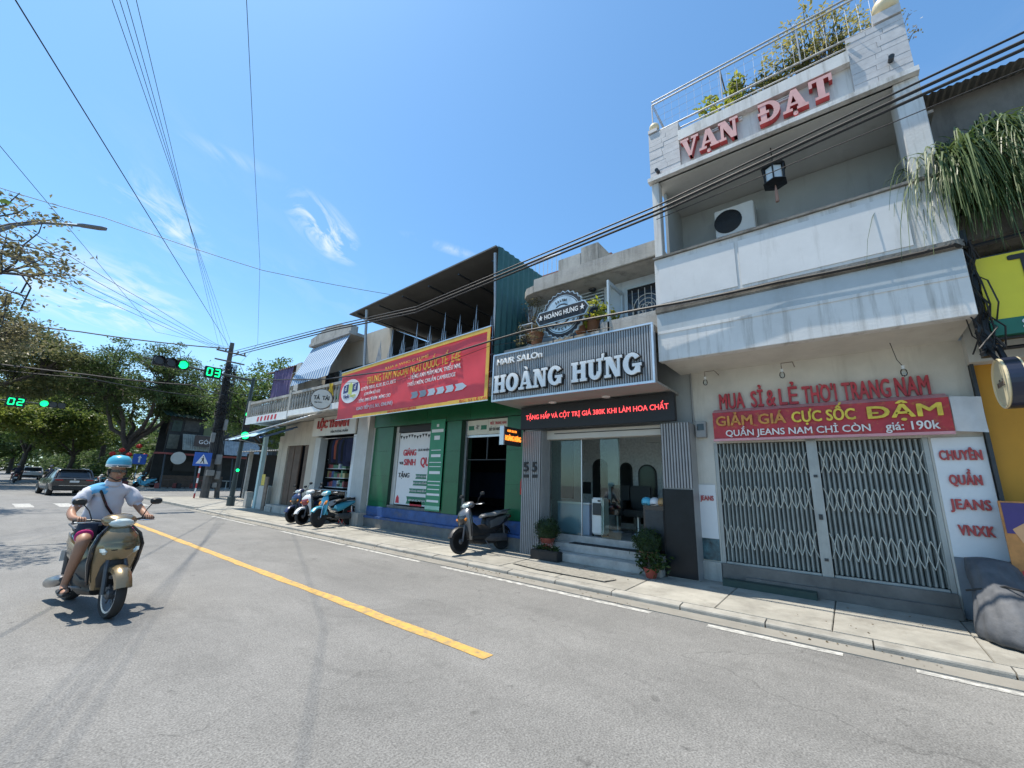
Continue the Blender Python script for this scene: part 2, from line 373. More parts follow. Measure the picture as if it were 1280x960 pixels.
m_blk = mat('black_plastic', (.011,.011,.012), .5, v=.1, coord='o')
m_rub = mat('rubber', (.022,.022,.022), .8, v=.2, vs=12, coord='o')
m_steel = mat('brushed_steel', (.55,.56,.57), .35, 1, v=.12, vs=8)
m_alu = mat('aluminium', (.62,.64,.66), .4, .85, v=.08, vs=5)
m_dkmetal = mat('dark_metal', (.05,.055,.06), .45, .6, v=.2, vs=6)
m_rust = mat('rusty_steel', (.20,.16,.13), .75, .3, v=.35, vs=8)
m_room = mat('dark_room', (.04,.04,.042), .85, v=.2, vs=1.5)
m_glass = glassmat('clear_glass')
m_dglass = mat('dark_window_glass', (.015,.02,.025), .06, v=0, spec=.6)
m_cable = mat('cable_sheath', (.012,.012,.013), .6, v=0)
# ================================================================ ground, road, pavement
B('ground', mat('dusty_ground', (.20,.19,.165), .9, v=.2, vs=.3), None, (-700,900,-700,1200,-.6,-.03), kind='structure')
road = MB(); road.add([(-12,-60,0),(6.3,-60,0),(6.3,32.6,0),(160,32.6,0),(160,46,0),(9.2,46,0),(9.2,420,0),(-12,420,0)], [(0,1,2,5,6,7)[::1], (2,3,4,5)])
road_o = road.build('road', MATS['asphalt'], None, kind='structure')
def mark(name, m_, x0, x1, y0, y1, z=.004, j=.016):
    n = max(2, int((y1 - y0) / .35)); vs = []; fs = []
    for i in range(n + 1):
        y = y0 + (y1 - y0) * i / n
        vs += [(x0 + random.uniform(-j, j), y, z), (x1 + random.uniform(-j, j), y, z)]
    for i in range(n): fs.append((2*i, 2*i+1, 2*i+3, 2*i+2))
    MB().add(vs, fs).build(name, m_, road_o)
mark('centre_line', m_yel, 3.28, 3.43, 2.85, 21.5)
for y0, y1 in ((-1.9,-.3),(.25,1.55),(2.25,6.3),(6.95,9.6),(9.75,13.2),(15,19)): mark('edge_line', m_wht, 5.86, 5.97, y0, y1)
for x0 in (.1, 1.3, 2.5, 3.7, 4.9): mark('crossing_bar', m_wht, x0, x0 + .5, 25.6, 28.2)
for x0, y0 in ((4.4,36.5),): mark('crossing_bar', m_wht, x0, x0 + 4, y0, y0 + .35)
# long tyre marks
m_tyre = mat('tyre_mark', (.12,.118,.115), .7, v=.2, vs=6)
B('gutter', m_gut, None, (6.0,6.295,-30,22.6,-.02,.012), kind='structure')
kerb = empty('kerb', (6.36, 9, 0), kind='structure')
k0 = MB().prism([(6.3,-.05),(6.46,-.05),(6.46,.078),(6.32,.068),(6.305,.06),(6.3,.045)], 0, .985, Matrix(((1,0,0,0),(0,0,1,0),(0,1,0,0),(0,0,0,1)))).build('kerb_stone', m_kerb, kerb)
for i in range(0, 36):
    c = clone(k0, kerb, WL[k0.name] + Vector((random.uniform(-.004,.004), -13 + i, random.uniform(-.004,.003))))
bpy.data.objects.remove(k0)
side = empty('sidewalk', (7.4, 9, .1), kind='structure')
B('sub_base', m_conc_d, side, (6.465,8.6,-14,22.8,-.05,.06))
XZ = Matrix(((1,0,0,0),(0,0,1,0),(0,1,0,0),(0,0,0,1)))
slb = lambda a, b_: MB().prism([(a,.0),(b_,.0),(b_,.08+.02*min(1,(b_-6.47)/1.2)),(min(b_,7.67) if b_ > 7.67 else (a+b_)/2,.08+.02*min(1,(min(b_,7.67) - 6.47)/1.2) if b_ > 7.67 else .08+.02*((a+b_)/2-6.47)/1.2),(a,.08+.02*min(1,(a-6.47)/1.2))], 0, 1.238, XZ).build('paving_slab', m_pave, side, bevel=.006)
s0 = slb(6.47, 8.45)
s1 = slb(6.47, 7.52)
s2 = slb(7.53, 8.45)
for i in range(29):
    dz = random.uniform(-.004, .004)
    if i % 3 == 1:
        for q in (s1, s2): clone(q, side, WL[q.name] + Vector((0, -13.4 + i * 1.25, dz + random.uniform(-.003,.003))))
    else: clone(s0, side, WL[s0.name] + Vector((0, -13.4 + i * 1.25, dz)))
for q in (s0, s1, s2): bpy.data.objects.remove(q)
m_patch = mat('rough_patch', (.25,.235,.20), .95, v=.35, vs=14, b=.8, bs=45)
MB().prism([(6.70,3.3),(6.98,3.22),(7.22,3.5),(7.2,4.4),(7.05,5.2),(6.8,5.3),(6.68,4.6)], .1, .107).build('mortar_patch', m_patch, side)
B('forecourt', m_pave, None, (6.46,16,22.85,32.2,-.02,.09), kind='structure')
MB().prism([(6.3,22.65),(6.46,22.65),(6.46,32.2),(16,32.2),(16,32.5),(6.5,32.5),(6.3,32.2)], -.02, .1).build('kerb', m_kerb, None, kind='structure')
B('sidewalk', m_pave, None, (9.4,60,46.2,140,-.02,.1), kind='structure')
B('kerb', m_kerb, None, (9.2,9.38,46.0,140,-.02,.11), kind='structure')

# ================================================================ building: white shophouse with the folding gate
vd = empty('shophouse', (8.3,.4,.1), 'tall white shophouse with pink roof letters, open loggia and closed folding gate', 'building')
B('wall', m_cream, vd, (8.3,8.5,1.86,2.19,.1,3.8), (8.3,8.5,-1.5,-.96,.1,3.8), (8.3,8.5,-.96,1.86,2.44,3.8))
B('plinth', mat('stone_plinth', (.15,.135,.12), .6, v=.3, vs=3), vd, (8.22,8.46,-.955,1.855,.1,.40), (8.12,8.22,-.955,1.5,.1,.24), bevel=.008)
B('plinth', m_conc, vd, (8.24,8.299,1.87,2.19,.1,.40))
B('ramp_board', mat('green_board', (.03,.055,.045), .6, v=.2), vd, (7.92,8.1,.55,1.8,.1,.2))
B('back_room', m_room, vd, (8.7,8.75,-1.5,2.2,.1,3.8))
# folding scissor gate
m_gate = mat('galvanised_slat', (.27,.295,.28), .5, .3, v=.2, vs=5, g=.4, gc=(.15,.14,.12), gs=(6,6,.5), gt=.52)
m_gatel = mat('cream_lattice', (.60,.59,.52), .5, .1, v=.1, vs=6)
gate = B('folding_gate', mat('gate_frame', (.36,.37,.35), .5, .3, v=.12, vs=5, g=.4, gc=(.15,.14,.12), gt=.52), vd, (8.29,8.36,1.80,1.855,.4,2.44), (8.29,8.36,-.955,-.90,.4,2.44), (8.262,8.36,.33,.47,.4,2.44), (8.29,8.36,.48,1.79,.4,.43), (8.29,8.36,-.89,.32,.4,.43))
w = .0625; m = MB()
M = FR(8.335, 0, 0)
m.prism([(-w/2+.004,-.03),(-.012,-.004),(-.010,.022),(.010,.022),(.012,-.004),(w/2-.004,-.03),(w/2-.004,-.033),(-w/2+.004,-.033)], .44, 2.43, Matrix(((0,1,0,8.34),(1,0,0,0),(0,0,1,0),(0,0,0,1))) @ Matrix.Diagonal((1,-1,1,1)))
sl0 = m.build('slat', m_gate, gate)
ys = [1.765 - i * w for i in range(21)] + [.295 - i * w for i in range(20)]
for y in ys: clone(sl0, gate, WL[sl0.name] + Vector((random.uniform(-.008,.008), y, 0)))
bpy.data.objects.remove(sl0)
for (z0, z1) in ((1.93,2.26),(1.36,1.70),(.66,1.03)):
    m = MB()
    for (ya, yb) in ((1.79,.48),(.32,-.89)):
        n = 12; st = (ya - yb) / n
        for i in range(n):
            for k, (a, b_) in enumerate(((z0, z1), (z1, z0))):
                y0 = ya - i * st; y1 = y0 - st
                ym = (y0 + y1) / 2; zm = (a + b_) / 2
                bow = .25 * (b_ - a)
                m.tube([(8.298 - k*.008, y0, a), (8.298 - k*.008, y0 - st*.36, a + (b_-a)*.28), (8.298 - k*.008, ym, zm), (8.298 - k*.008, y1 + st*.36, b_ - (b_-a)*.28), (8.298 - k*.008, y1, b_)], .0065, 4)
    m.build('scissor_lattice', m_gatel, gate, kind='stuff')
B('gate_lock', m_dkmetal, gate, (8.25,8.262,.37,.42,1.22,1.30), (8.25,8.262,.37,.42,.62,.66), (8.25,8.262,.37,.42,1.86,1.90))
# soffit, balcony
B('soffit', m_cream, vd, (7.27,8.3,-1.46,2.36,3.80,3.93))
B('balcony_wall', m_vd, vd, (7.1,7.26,-1.47,2.38,3.78,4.66), (7.11,7.26,-1.47,2.38,4.80,5.76), (7.262,8.6,2.26,2.38,3.94,5.76), (7.262,8.6,-1.47,-1.35,3.94,5.76), bevel=.006)
B('string_course', m_conc_d, vd, (7.06,7.26,-1.49,2.39,4.664,4.796), bevel=.02)
B('lower_band', mat('blue_grey_wash', (.42,.46,.475), .6, v=.12, vs=1.5, g=.4, gc=(.28,.28,.26), gt=.52), vd, (7.092,7.0995,-1.46,2.37,4.33,4.66))
B('ledge', m_vd, vd, (7.088,7.1,-1.46,2.37,4.28,4.33))
B('coping', m_conc_d, vd, (7.07,7.28,-1.48,2.39,5.762,5.80))
B('wall_panel', mat('white_panel', (.64,.635,.62), .55, v=.08, vs=1.5, g=.5, gc=(.33,.32,.29), gt=.54, gs=(3,3,.4)), vd, (7.098,7.108,-1.05,.98,4.86,5.66), (7.098,7.108,1.04,2.3,4.86,5.66))
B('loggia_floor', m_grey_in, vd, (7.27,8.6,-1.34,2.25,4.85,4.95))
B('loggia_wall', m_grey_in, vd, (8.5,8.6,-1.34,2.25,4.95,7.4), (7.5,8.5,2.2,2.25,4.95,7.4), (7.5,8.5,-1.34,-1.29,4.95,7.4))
B('loggia_ceiling', mat('ceiling_plaster', (.52,.52,.49), .85, v=.1, vs=1.2, g=.4, gc=(.25,.24,.22), gt=.58), vd, (7.12,8.6,-1.4,2.3,7.42,7.5))
B('post', m_vd, vd, (7.12,7.3,2.22,2.36,5.80,7.42), (7.12,7.6,-1.45,-1.18,5.80,7.42), bevel=.01)
m_tile = mat('ribbed_tile', (.50,.49,.485), .5, v=.14, vs=9, g=.4, gc=(.42,.41,.42), gs=(1.2,1.2,22), gt=.46, rnd=.05)
attic = B('attic_wall', m_vd, vd, (7.16,7.34,1.8,2.38,7.50,8.62), (7.16,7.34,-1.44,-.78,7.50,8.62), (7.2,7.34,-.78,1.8,7.50,8.32), bevel=.004)
B('attic_lip', m_vd, vd, (7.08,7.2,-.779,1.799,8.12,8.34), (7.02,7.16,-1.46,2.40,7.42,7.50), (7.10,7.2,-.779,1.799,7.502,7.54))
B('pedestal', m_tile, vd, (7.12,7.34,-1.44,-1.12,8.625,8.78), (7.12,7.34,2.2,2.38,8.625,8.70))
for ya, yb in ((1.8, 2.38), (-1.44, -.78)):
    t0 = None; z = 7.502
    while z < 8.6:
        cut = random.uniform(.35, .65)
        for a, b_ in ((ya, ya + (yb - ya) * cut - .002), (ya + (yb - ya) * cut + .002, yb)):
            B('tile', m_tile, attic, (7.142 + random.uniform(-.003,.003), 7.158, a, b_, z, z + .096))
        z += .1
for y0, y1, z in ((1.32,.72,8.03),(1.32,.72,8.07),(.42,-.05,8.03),(.42,-.05,8.07),(1.75,1.5,8.05)): B('vent_bar', m_white, attic, (7.16,7.199,y1,y0,z,z+.02))
m_redl = mat('weathered_red_letter', (.46,.035,.045), .5, v=.3, vs=9, g=.3, gc=(.5,.2,.2), gt=.55)
m_pink = mat('faded_pink_enamel', (.66,.36,.33), .45, v=.12, vs=5); m_red = mat('red_enamel', (.42,.05,.05), .4, v=.1, vs=5)
slab([('V',''),('A','.'),('N','')], FR(7.19, 1.76, 7.67), .98, .40, .12, [m_pink, m_red], vd, gap=.02)
slab([('D','-'),('A','.'),('T','')], FR(7.19, .47, 7.67), 1.02, .40, .12, [m_pink, m_red], vd, gap=.06)
text('lettering', 'ĐT ĐINH TIÊN H', .085, FR(7.138, 2.1, 7.545), m_red, vd, fit=.52)
m_ball = mat('cream_ball', (.70,.58,.36), .4, v=.06)
for y, z, r in ((2.28,8.80,.10),(-1.3,8.92,.16)):
    prof = [(max(.01, r*math.sin(math.pi*i/10)), -r*math.cos(math.pi*i/10)) for i in range(11)]
    MB().lathe([(r*.6,-r*1.05)] + prof[1:], 20, Matrix.Translation((7.22,y,z))).build('ball_finial', m_ball, vd, smooth=True)
for y, z in ((2.22,7.66),(-1.22,7.86)): MB().tube([(7.16,y,z),(7.02,y,z-.03)], .035, 10).build('spout', m_dkmetal, vd)
# roof terrace railing
m_rail = mat('grey_rail', (.42,.42,.42), .45, .5, v=.12, vs=6)
rl = MB()
for z in (9.36, 9.44): rl.tube([(8.5,2.3,z),(7.2,2.3,z),(7.2,-1.3,z)], .016, 6)
rl.tube([(7.2,2.3,8.66),(7.2,-1.1,8.66)], .018, 6); rl.tube([(7.2,1.78,8.50),(7.2,-.78,8.50)], .014, 6)
rail = rl.build('railing', m_rail, vd)
for y in (2.3, 1.0, -.2, -1.2): MB().tube([(7.2,y,8.62),(7.2,y,9.36)], .014, 6).build('railing_post', m_rail, rail)
MB().tube([(8.5,2.3,8.3),(8.5,2.3,9.4)], .014, 6).build('railing_post', m_rail, rail)
for y in (1.0,-.2): MB().tube([(7.2,y,9.36),(8.5,y,9.0)], .012, 6).build('brace', m_rust, rail)
m = MB()
for i in range(24): m.tube([(7.2,2.2 - i*.145,8.66),(7.2,2.2 - i*.145,9.36)], .0025, 3)
for z in (8.85,9.02,9.2): m.tube([(7.2,2.3,z),(7.2,-1.2,z)], .0025, 3)
m.build('wire_mesh', m_rail, rail, kind='stuff')
def corrugated(m, O, U, V, n, amp, nrm, per=None):
    """sheet from O spanned by U (across the waves) and V"""
    O, U, V, nrm = Vector(O), Vector(U), Vector(V), Vector(nrm).normalized(); b = len(m.v)
    for i in range(n * 4 + 1):
        p = O + U * (i / (n * 4)) + nrm * (amp * math.sin(i * math.pi / 2))
        m.v += [tuple(p), tuple(p + V), ]
    for i in range(n * 4): m.f.append([b+2*i, b+2*i+2, b+2*i+3, b+2*i+1]); m.m.append(0)
m = MB(); corrugated(m, (8.0,2.25,9.12), (0,-3.35,0), (4.2,0,.5), 30, .02, (0,0,1))
m.build('shed_roof', mat('fibre_cement', (.17,.155,.14), .9, v=.3, vs=3), vd)
B('shed_wall', m_conc_d, vd, (9.3,9.45,-1.7,2.2,7.5,9.2), (8.1,9.3,-1.72,2.22,7.45,7.5))

# things on the white shophouse
ac = empty('air_conditioner', (8.3,1.12,6.4), 'white outdoor air conditioner with black fan inside the upper loggia', 'air conditioner')
m_acw = mat('appliance_white', (.70,.70,.67), .45, v=.05, vs=4)
B('casing', m_acw, ac, (8.12,8.46,.80,1.48,6.42,7.02), bevel=.015)
MB().lathe([(.245,-.004),(.245,.012),(.2,.02)], 28, FR(8.12,1.25,6.72)).build('fan_guard', m_blk, ac)
m = MB()
for i in range(9): r = .03 + i * .024; m.tube([(8.096, 1.25 + r*math.cos(a*.314), 6.72 + r*math.sin(a*.314)) for a in range(21)], .003, 3, cap=False)
m.build('grille', m_dkmetal, ac, kind='stuff')
B('bracket', m_dkmetal, ac, (8.2,8.5,.9,.94,6.37,6.42), (8.2,8.5,1.34,1.38,6.37,6.42))
lan = empty('lantern', (7.42,.38,6.62), 'black hexagonal hanging lantern with white glass and tassel in the loggia', 'lantern')
LM = Matrix.Translation((7.42,.38,6.72))
MB().lathe([(.06,.36),(.16,.33),(.2,.27),(.14,.27)][::-1], 6, LM).build('roof', m_blk, lan)
MB().lathe([(.13,0),(.13,.26)], 6, LM).build('glass', mat('milk_glass', (.6,.66,.68), .3, v=.05), lan)
for k in range(6):
    a = k * math.pi / 3; MB().tube([(7.42 + .15*math.cos(a), .38 + .15*math.sin(a), 6.70), (7.42 + .17*math.cos(a), .38 + .17*math.sin(a), 7.0)], .014, 5).build('rib', m_blk, lan)
MB().lathe([(.08,-.05),(.19,-.03),(.17,.0)], 6, LM).build('base', m_blk, lan)
MB().tube([(7.42,.38,7.05),(7.42,.38,7.42)], .008, 5).build('chain', m_blk, lan)
MB().tube([(7.42,.38,6.68),(7.42,.38,6.55),(7.42,.38,6.35)], [.006,.022,.028], 8).build('tassel', mat('old_tassel', (.36,.22,.17), .9), lan)
m_bulb = glassmat('bulb_glass', (.85,.88,.88), .3)
for y, z, which in ((1.84,3.52,'leftmost of three above the banner'), (.65,3.50,'middle of three above the banner'), (-.81,3.34,'rightmost, low over the red letters')):
    lm = empty('wall_lamp', (7.95,y,z), 'bare bulb lamp on a bent rod, ' + which, 'lamp', 'bulb lamps over the gate')
    top = 3.80 if y < -.5 else z + .2
    if y < -.5: MB().tube([(7.95,y,z+.09),(7.95,y+.05,z+.2),(7.95,y+.09,3.80)], .005, 5).build('rod', m_blk, lm)
    else: MB().tube([(8.3,y-.16,top),(7.95,y-.16,top),(7.95,y,top),(7.95,y,z+.1)], .007, 5).build('rod', m_rust, lm)
    MB().lathe([(.02,.05),(.022,.1)], 10, Matrix.Translation((7.95,y,z))).build('socket', m_white, lm)
    MB().lathe([(.005,-.06),(.03,-.045),(.042,-.01),(.036,.03),(.02,.05)], 14, Matrix.Translation((7.95,y,z))).build('bulb', m_bulb, lm, smooth=True)
# rusty-red letters over the gate
for s_, y0, y1 in (('MUA', 1.70, 1.30), ('SỈ', 1.18, 1.0), ('&', .95, .82), ('LẺ', .76, .50), ("THO'I", .42, -.02), ('TRANG', -.1, -.66), ('NAM', -.72, -1.08)):
    text('lettering', s_, .40, FR(8.296, (y0+y1)/2, 3.18), m_redl, vd, ext=.02, off=.011, fit=y0-y1, spacing=1.06)
MB().prism([(-.03,.06),(.0,.06),(.05,0),(.03,0)], 0, .02, FR(8.296,.17,3.3)).build('tone_mark', m_red, vd)
# sale banner awning over the gate
bn = empty('sale_banner', (8.2,.25,2.44), 'long red sale banner with yellow print hung over the folding gate', 'banner')
m_vinyl = mat('red_vinyl', (.44,.03,.04), .45, v=.2, vs=5, g=.85, gc=(.50,.27,.03), gt=.55, gs=(5,5,7)); m_tarp = mat('grey_tarp', (.55,.56,.57), .5, v=.12, vs=3, b=.3, bs=7)
m_pinkv = mat('faded_vinyl', (.62,.30,.33), .5, v=.12, vs=3)
def wavy(m, O, U, V, nu, nv, amp, nrm, seed=0, f=3.0):
    O, U, V, nrm = Vector(O), Vector(U), Vector(V), Vector(nrm).normalized(); b = len(m.v); rr = random.Random(seed); ph = [rr.uniform(0, 6.28) for _ in range(6)]
    for i in range(nu + 1):
        for j in range(nv + 1):
            u, v = i / nu, j / nv
            d = amp * (math.sin(u*f*6.28 + v*2 + ph[0]) * .5 + math.sin(u*f*2.3*6.28 - v*3 + ph[1]) * .3 + math.sin(v*5 + u*4 + ph[2]) * .4)
            m.v.append(tuple(O + U*u + V*v + nrm*d))
    for i in range(nu):
        for j in range(nv):
            a = b + i*(nv+1) + j; m.f.append([a, a+nv+1, a+nv+2, a+1]); m.m.append(0)
m = MB(); wavy(m, (8.12,1.80,2.50), (0,-3.02,0), (0,0,.47), 60, 6, .012, (-1,0,0), 1); m.build('sheet', m_vinyl, bn, smooth=True)
m = MB(); wavy(m, (8.12,1.80,2.97), (0,-3.02,0), (.16,0,.08), 30, 2, .006, (-1,0,1), 2); m.build('top_flap', m_pinkv, bn, smooth=True)
B('hem', m_pinkv, bn, (8.1,8.14,-1.22,1.81,2.46,2.50))
m = MB(); wavy(m, (8.12,-1.23,2.50), (.02,-.30,-.03), (.0,0,.48), 8, 4, .02, (-1,0,0), 5, 1.0); m.build('tarp_end', m_tarp, bn, smooth=True)
m_yl = mat('yellow_print', (.72,.55,.06), .5, v=.3, vs=8); m_or = mat('orange_print', (.58,.26,.05), .5, v=.35, vs=10); m_wt = mat('white_print', (.74,.72,.70), .5, v=.12, vs=8)
text('lettering', 'GIẢM GIÁ', .24, FR(8.098,1.22,2.80), m_or, bn, off=.02, fit=1.05)
text('lettering', 'CỰC SỐC', .24, FR(8.098,.2,2.80), m_yl, bn, off=.02, fit=.80)
text('lettering', 'DẬM', .25, FR(8.098,-.74,2.80), m_yl, bn, off=.025, fit=.78)
B('print', m_yl, bn, (8.094,8.097,-.47,-.34,2.79,2.815))
text('lettering', 'QUẦN JEANS NAM CHỈ CÒN', .15, FR(8.098,.62,2.585), m_wt, bn, off=.012, fit=1.95)
text('lettering', 'giá: 190k', .17, FR(8.097,-.80,2.59), m_wt, bn, off=.012, fit=.56)
# sign panels on both gate piers
ps = empty('pier_sign', (8.29,-1.22,.9), 'white pier sign in red letters reading CHUYÊN QUẦN JEANS beside the gate', 'sign')
B('board', mat('sign_white', (.66,.68,.69), .4, v=.05, vs=2), ps, (8.275,8.298,-1.49,-.985,.86,2.43))
for s_, z, wd in (('CHUYÊN', 2.18, .40), ('QUẦN', 1.85, .30), ('JEANS', 1.53, .37), ('VNXK', 1.20, .32)):
    text('lettering', s_, .185, FR(8.275,-1.24,z), m_red, ps, ext=.012, off=.019, fit=wd, spacing=1.1)
B('lower_board', mat('sign_blue_grey', (.17,.20,.23), .45, v=.2, vs=3), ps, (8.27,8.298,-1.49,-.985,.11,.855))
p2 = empty('pier_sign', (8.29,2.02,.42), 'narrow white pier sign with small red JEANS between salon column and gate', 'sign')
B('board', MATS['sign_white'], p2, (8.28,8.298,1.885,2.17,.78,1.7))
text('lettering', 'JEANS', .12, FR(8.28,2.03,1.46), m_red, p2, ext=.006, off=.015, fit=.22)
m_pic = mat('dark_photo_print', (.04,.10,.12), .35, v=.9, vs=9)
B('picture', m_pic, p2, (8.28,8.298,1.885,2.17,.42,.775))
# ================================================================ building: hair salon with the ribbed grey signboard
sa = empty('salon_building', (8.3,4.2,.1), 'narrow grey two-storey house with the hair salon on its ground floor', 'building')
m_rib = mat('grey_ribbed_panel', (.31,.305,.30), .5, .1, v=.1, vs=4, rnd=.03); m_rib_d = mat('rib_groove', (.06,.06,.062), .8, v=.1)
def ribs(y0, y1, x, z0, z1, st, parent, name='ribbed_cladding', mm=None):
    B('backing', m_rib_d, parent, (x, x+.012, y0, y1, z0, z1))
    m = MB(); n = int((y1 - y0) / st)
    for i in range(n):
        a = y0 + (y1 - y0) * (i + .16) / n; b_ = y0 + (y1 - y0) * (i + .84) / n
        m.prism([(a, 0), (b_, 0), (b_ - .004, .016), (a + .004, .016)], z0, z1, Matrix(((0,-1,0,x),(1,0,0,0),(0,0,1,0),(0,0,0,1))))
    return m.build(name, mm or m_rib, parent, kind='stuff')
for y0, y1 in ((5.42,5.94),(2.16,2.68)):
    c = B('column', m_rib, sa, (7.915,8.3,y0+.003,y1-.003,.1,2.8)); ribs(y0, y1, 7.902, .1 if y0 > 4 else 1.62, 2.8, .052, c)
m = MB(); n = 7
for i in range(n): m.box(7.93+i*.052, 7.93+i*.052+.034, 5.404, 5.422, .1, 2.8)
m.build('side_ribs', m_rib, sa, kind='stuff')
B('column_cladding', mat('black_gloss_panel', (.010,.013,.016), .3, v=.3, vs=3, spec=.25), sa, (7.89,7.914,2.165,2.675,.12,1.6), (7.89,8.3,2.68,2.70,.12,1.6), bevel=.004)
for i, y in enumerate((5.80, 5.56)):
    text('house_number', '5', .30, FR(7.885,y,1.97), m_blk, sa, ext=.012, off=.02)
    B('nameplate', m_blk, sa, (7.872,7.886,y-.07,y+.07,1.74,1.81))
m_marble = mat('grey_marble', (.40,.385,.36), .35, v=.22, vs=5, g=.4, gc=(.2,.19,.17), gs=(4,4,4), gt=.5)
B('step', m_marble, sa, (7.72,8.3,2.72,5.40,.1,.26), bevel=.012)
B('step', m_marble, sa, (8.0,8.3,2.72,5.40,.262,.42), bevel=.012)
B('floor', m_marble, sa, (8.301,13.5,2.2,6.2,.3,.56))
B('doormat', mat('black_mat', (.02,.02,.02), .9), sa, (8.02,8.26,3.0,4.75,.421,.432))
B('lintel', mat('off_white_casing', (.55,.53,.48), .6, v=.06), sa, (8.12,8.4,2.68,5.42,2.62,2.82), bevel=.01)
B('lintel_groove', m_blk, sa, (8.112,8.119,2.75,5.2,2.735,2.75))
B('party_wall', m_conc, sa, (8.302,13.5,6.02,6.18,.1,6.0), (8.502,13.5,2.2,2.3,.1,6.0))
# salon room
m_brownf = mat('brown_frame', (.12,.06,.03), .5)
m_relief = mat('white_relief_wall', (.68,.70,.69), .6, v=.2, vs=16, b=1.0, bs=14)
B('room_wall', m_relief, sa, (10.8,10.9,2.32,6.0,.56,3.3), (8.5,10.8,2.301,2.32,.56,3.3), (8.5,10.8,6.0,6.019,.56,3.3))
B('room_ceiling', m_white, sa, (8.4,10.9,2.3,6.02,3.3,3.36)); B('plain_pier', m_white, sa, (10.7,10.799,4.82,5.12,.56,3.3))
B('side_cabinet', mat('dark_timber', (.03,.028,.027), .5, v=.2), sa, (8.75,8.8,5.08,5.4,1.3,2.62)); B('relief_band', m_relief, sa, (10.79,10.799,2.4,4.8,2.5,2.54))
B('glass_front', m_glass, sa, (8.335,8.347,4.62,5.40,.56,2.62)); B('glass_clamp', m_alu, sa, (8.325,8.357,4.60,4.619,.56,2.62))
B('glass_front', m_glass, sa, (8.335,8.347,3.72,4.16,.56,2.62))
B('wall_unit', m_acw, sa, (10.6,10.79,3.2,4.0,2.75,3.02))
def arch(m, M, w, h, r0=0, z0=0, z1=.02):
    pts = [(-w/2, 0), (w/2, 0)] + [(w/2*math.cos(a*math.pi/12), h - w/2 + w/2*math.sin(a*math.pi/12)) for a in range(13)]
    m.prism(pts, z0, z1, M)
m_mir = mat('dark_mirror', (.03,.035,.035), .12, .3, v=.2)
for x, y, z, w_, h_, lb in ((10.78,5.38,.75,.46,1.6,'tall arched salon mirror nearest the counter'), (10.78,4.62,.7,.34,1.55,'arched salon mirror in the middle of the back wall'), (10.78,4.05,.7,.48,1.5,'arched salon mirror at right on the back wall')):
    mr = empty('arched_mirror', (x,y,z), lb, 'mirror', 'arched mirrors in the salon')
    mm = MB(); arch(mm, FR(x,y,z), w_, h_); mm.build('frame', m_blk, mr)
    mm = MB(); arch(mm, FR(x,y,z+.04), w_-.08, h_-.08, 0, .021, .027); mm.build('pane', m_mir, mr)
rc = empty('reception_counter', (8.75,4.95,.56), 'pale blue-grey reception counter behind the salon glass', 'counter')
m_cnt = mat('counter_laminate', (.36,.42,.52), .3, v=.05)
B('front', m_cnt, rc, (8.55,9.05,4.55,5.36,.56,1.2), bevel=.008); B('top', m_white, rc, (8.52,9.08,4.53,5.37,1.202,1.235), bevel=.006)
co = empty('air_cooler', (8.62,4.33,.56), 'tall white air cooler standing in the salon doorway', 'air cooler')
B('body', m_acw, co, (8.48,8.78,4.18,4.46,.60,1.36), bevel=.03); B('grille', m_dkmetal, co, (8.46,8.479,4.22,4.42,1.0,1.25)); B('panel', m_blk, co, (8.468,8.479,4.24,4.30,1.28,1.31))
for dx in (8.5,8.74):
    for dy in (4.2,4.42): B('caster', m_blk, co, (dx,dx+.03,dy,dy+.03,.56,.6))
for i, (x, y) in enumerate(((9.9,4.5),(9.7,3.9),(10.0,3.2))):
    ch = empty('salon_chair', (x,y,.56), ('black salon chair nearest the doorway','black salon chair by the back mirror','black salon chair in front of the left partition')[(i+2)%3], 'chair', 'salon chairs')
    B('seat', m_blk, ch, (x-.28,x+.28,y-.28,y+.28,.95,1.1), bevel=.04); B('backrest', m_blk, ch, (x+.2,x+.3,y-.27,y+.27,1.1,1.65), bevel=.04)
    for s_ in (-1,1): B('armrest', m_blk, ch, (x-.25,x+.2,y+s_*.3-.04,y+s_*.3+.04,1.12,1.3), bevel=.02)
    MB().lathe([(.28,.56),(.26,.6),(.05,.62),(.05,.95)], 14, Matrix.Translation((x,y,0))).build('pedestal', m_steel, ch)
sf = empty('salon_sofa', (10.4,2.7,.56), 'low black sofa at the back of the salon', 'sofa'); B('seat', m_blk, sf, (10.1,10.6,2.4,3.0,.56,.98), bevel=.04); B('backrest', m_blk, sf, (10.6,10.75,2.4,3.0,.56,1.4), bevel=.04)
for k_, (y_, z_) in enumerate(((5.5,2.0),(5.5,1.55),(5.05,2.0))): B('wall_frame', (m_white, m_dkmetal, m_brownf)[k_], sa, (10.77,10.799,y_+.3-.12,y_+.3+.12,z_-.16,z_+.16))
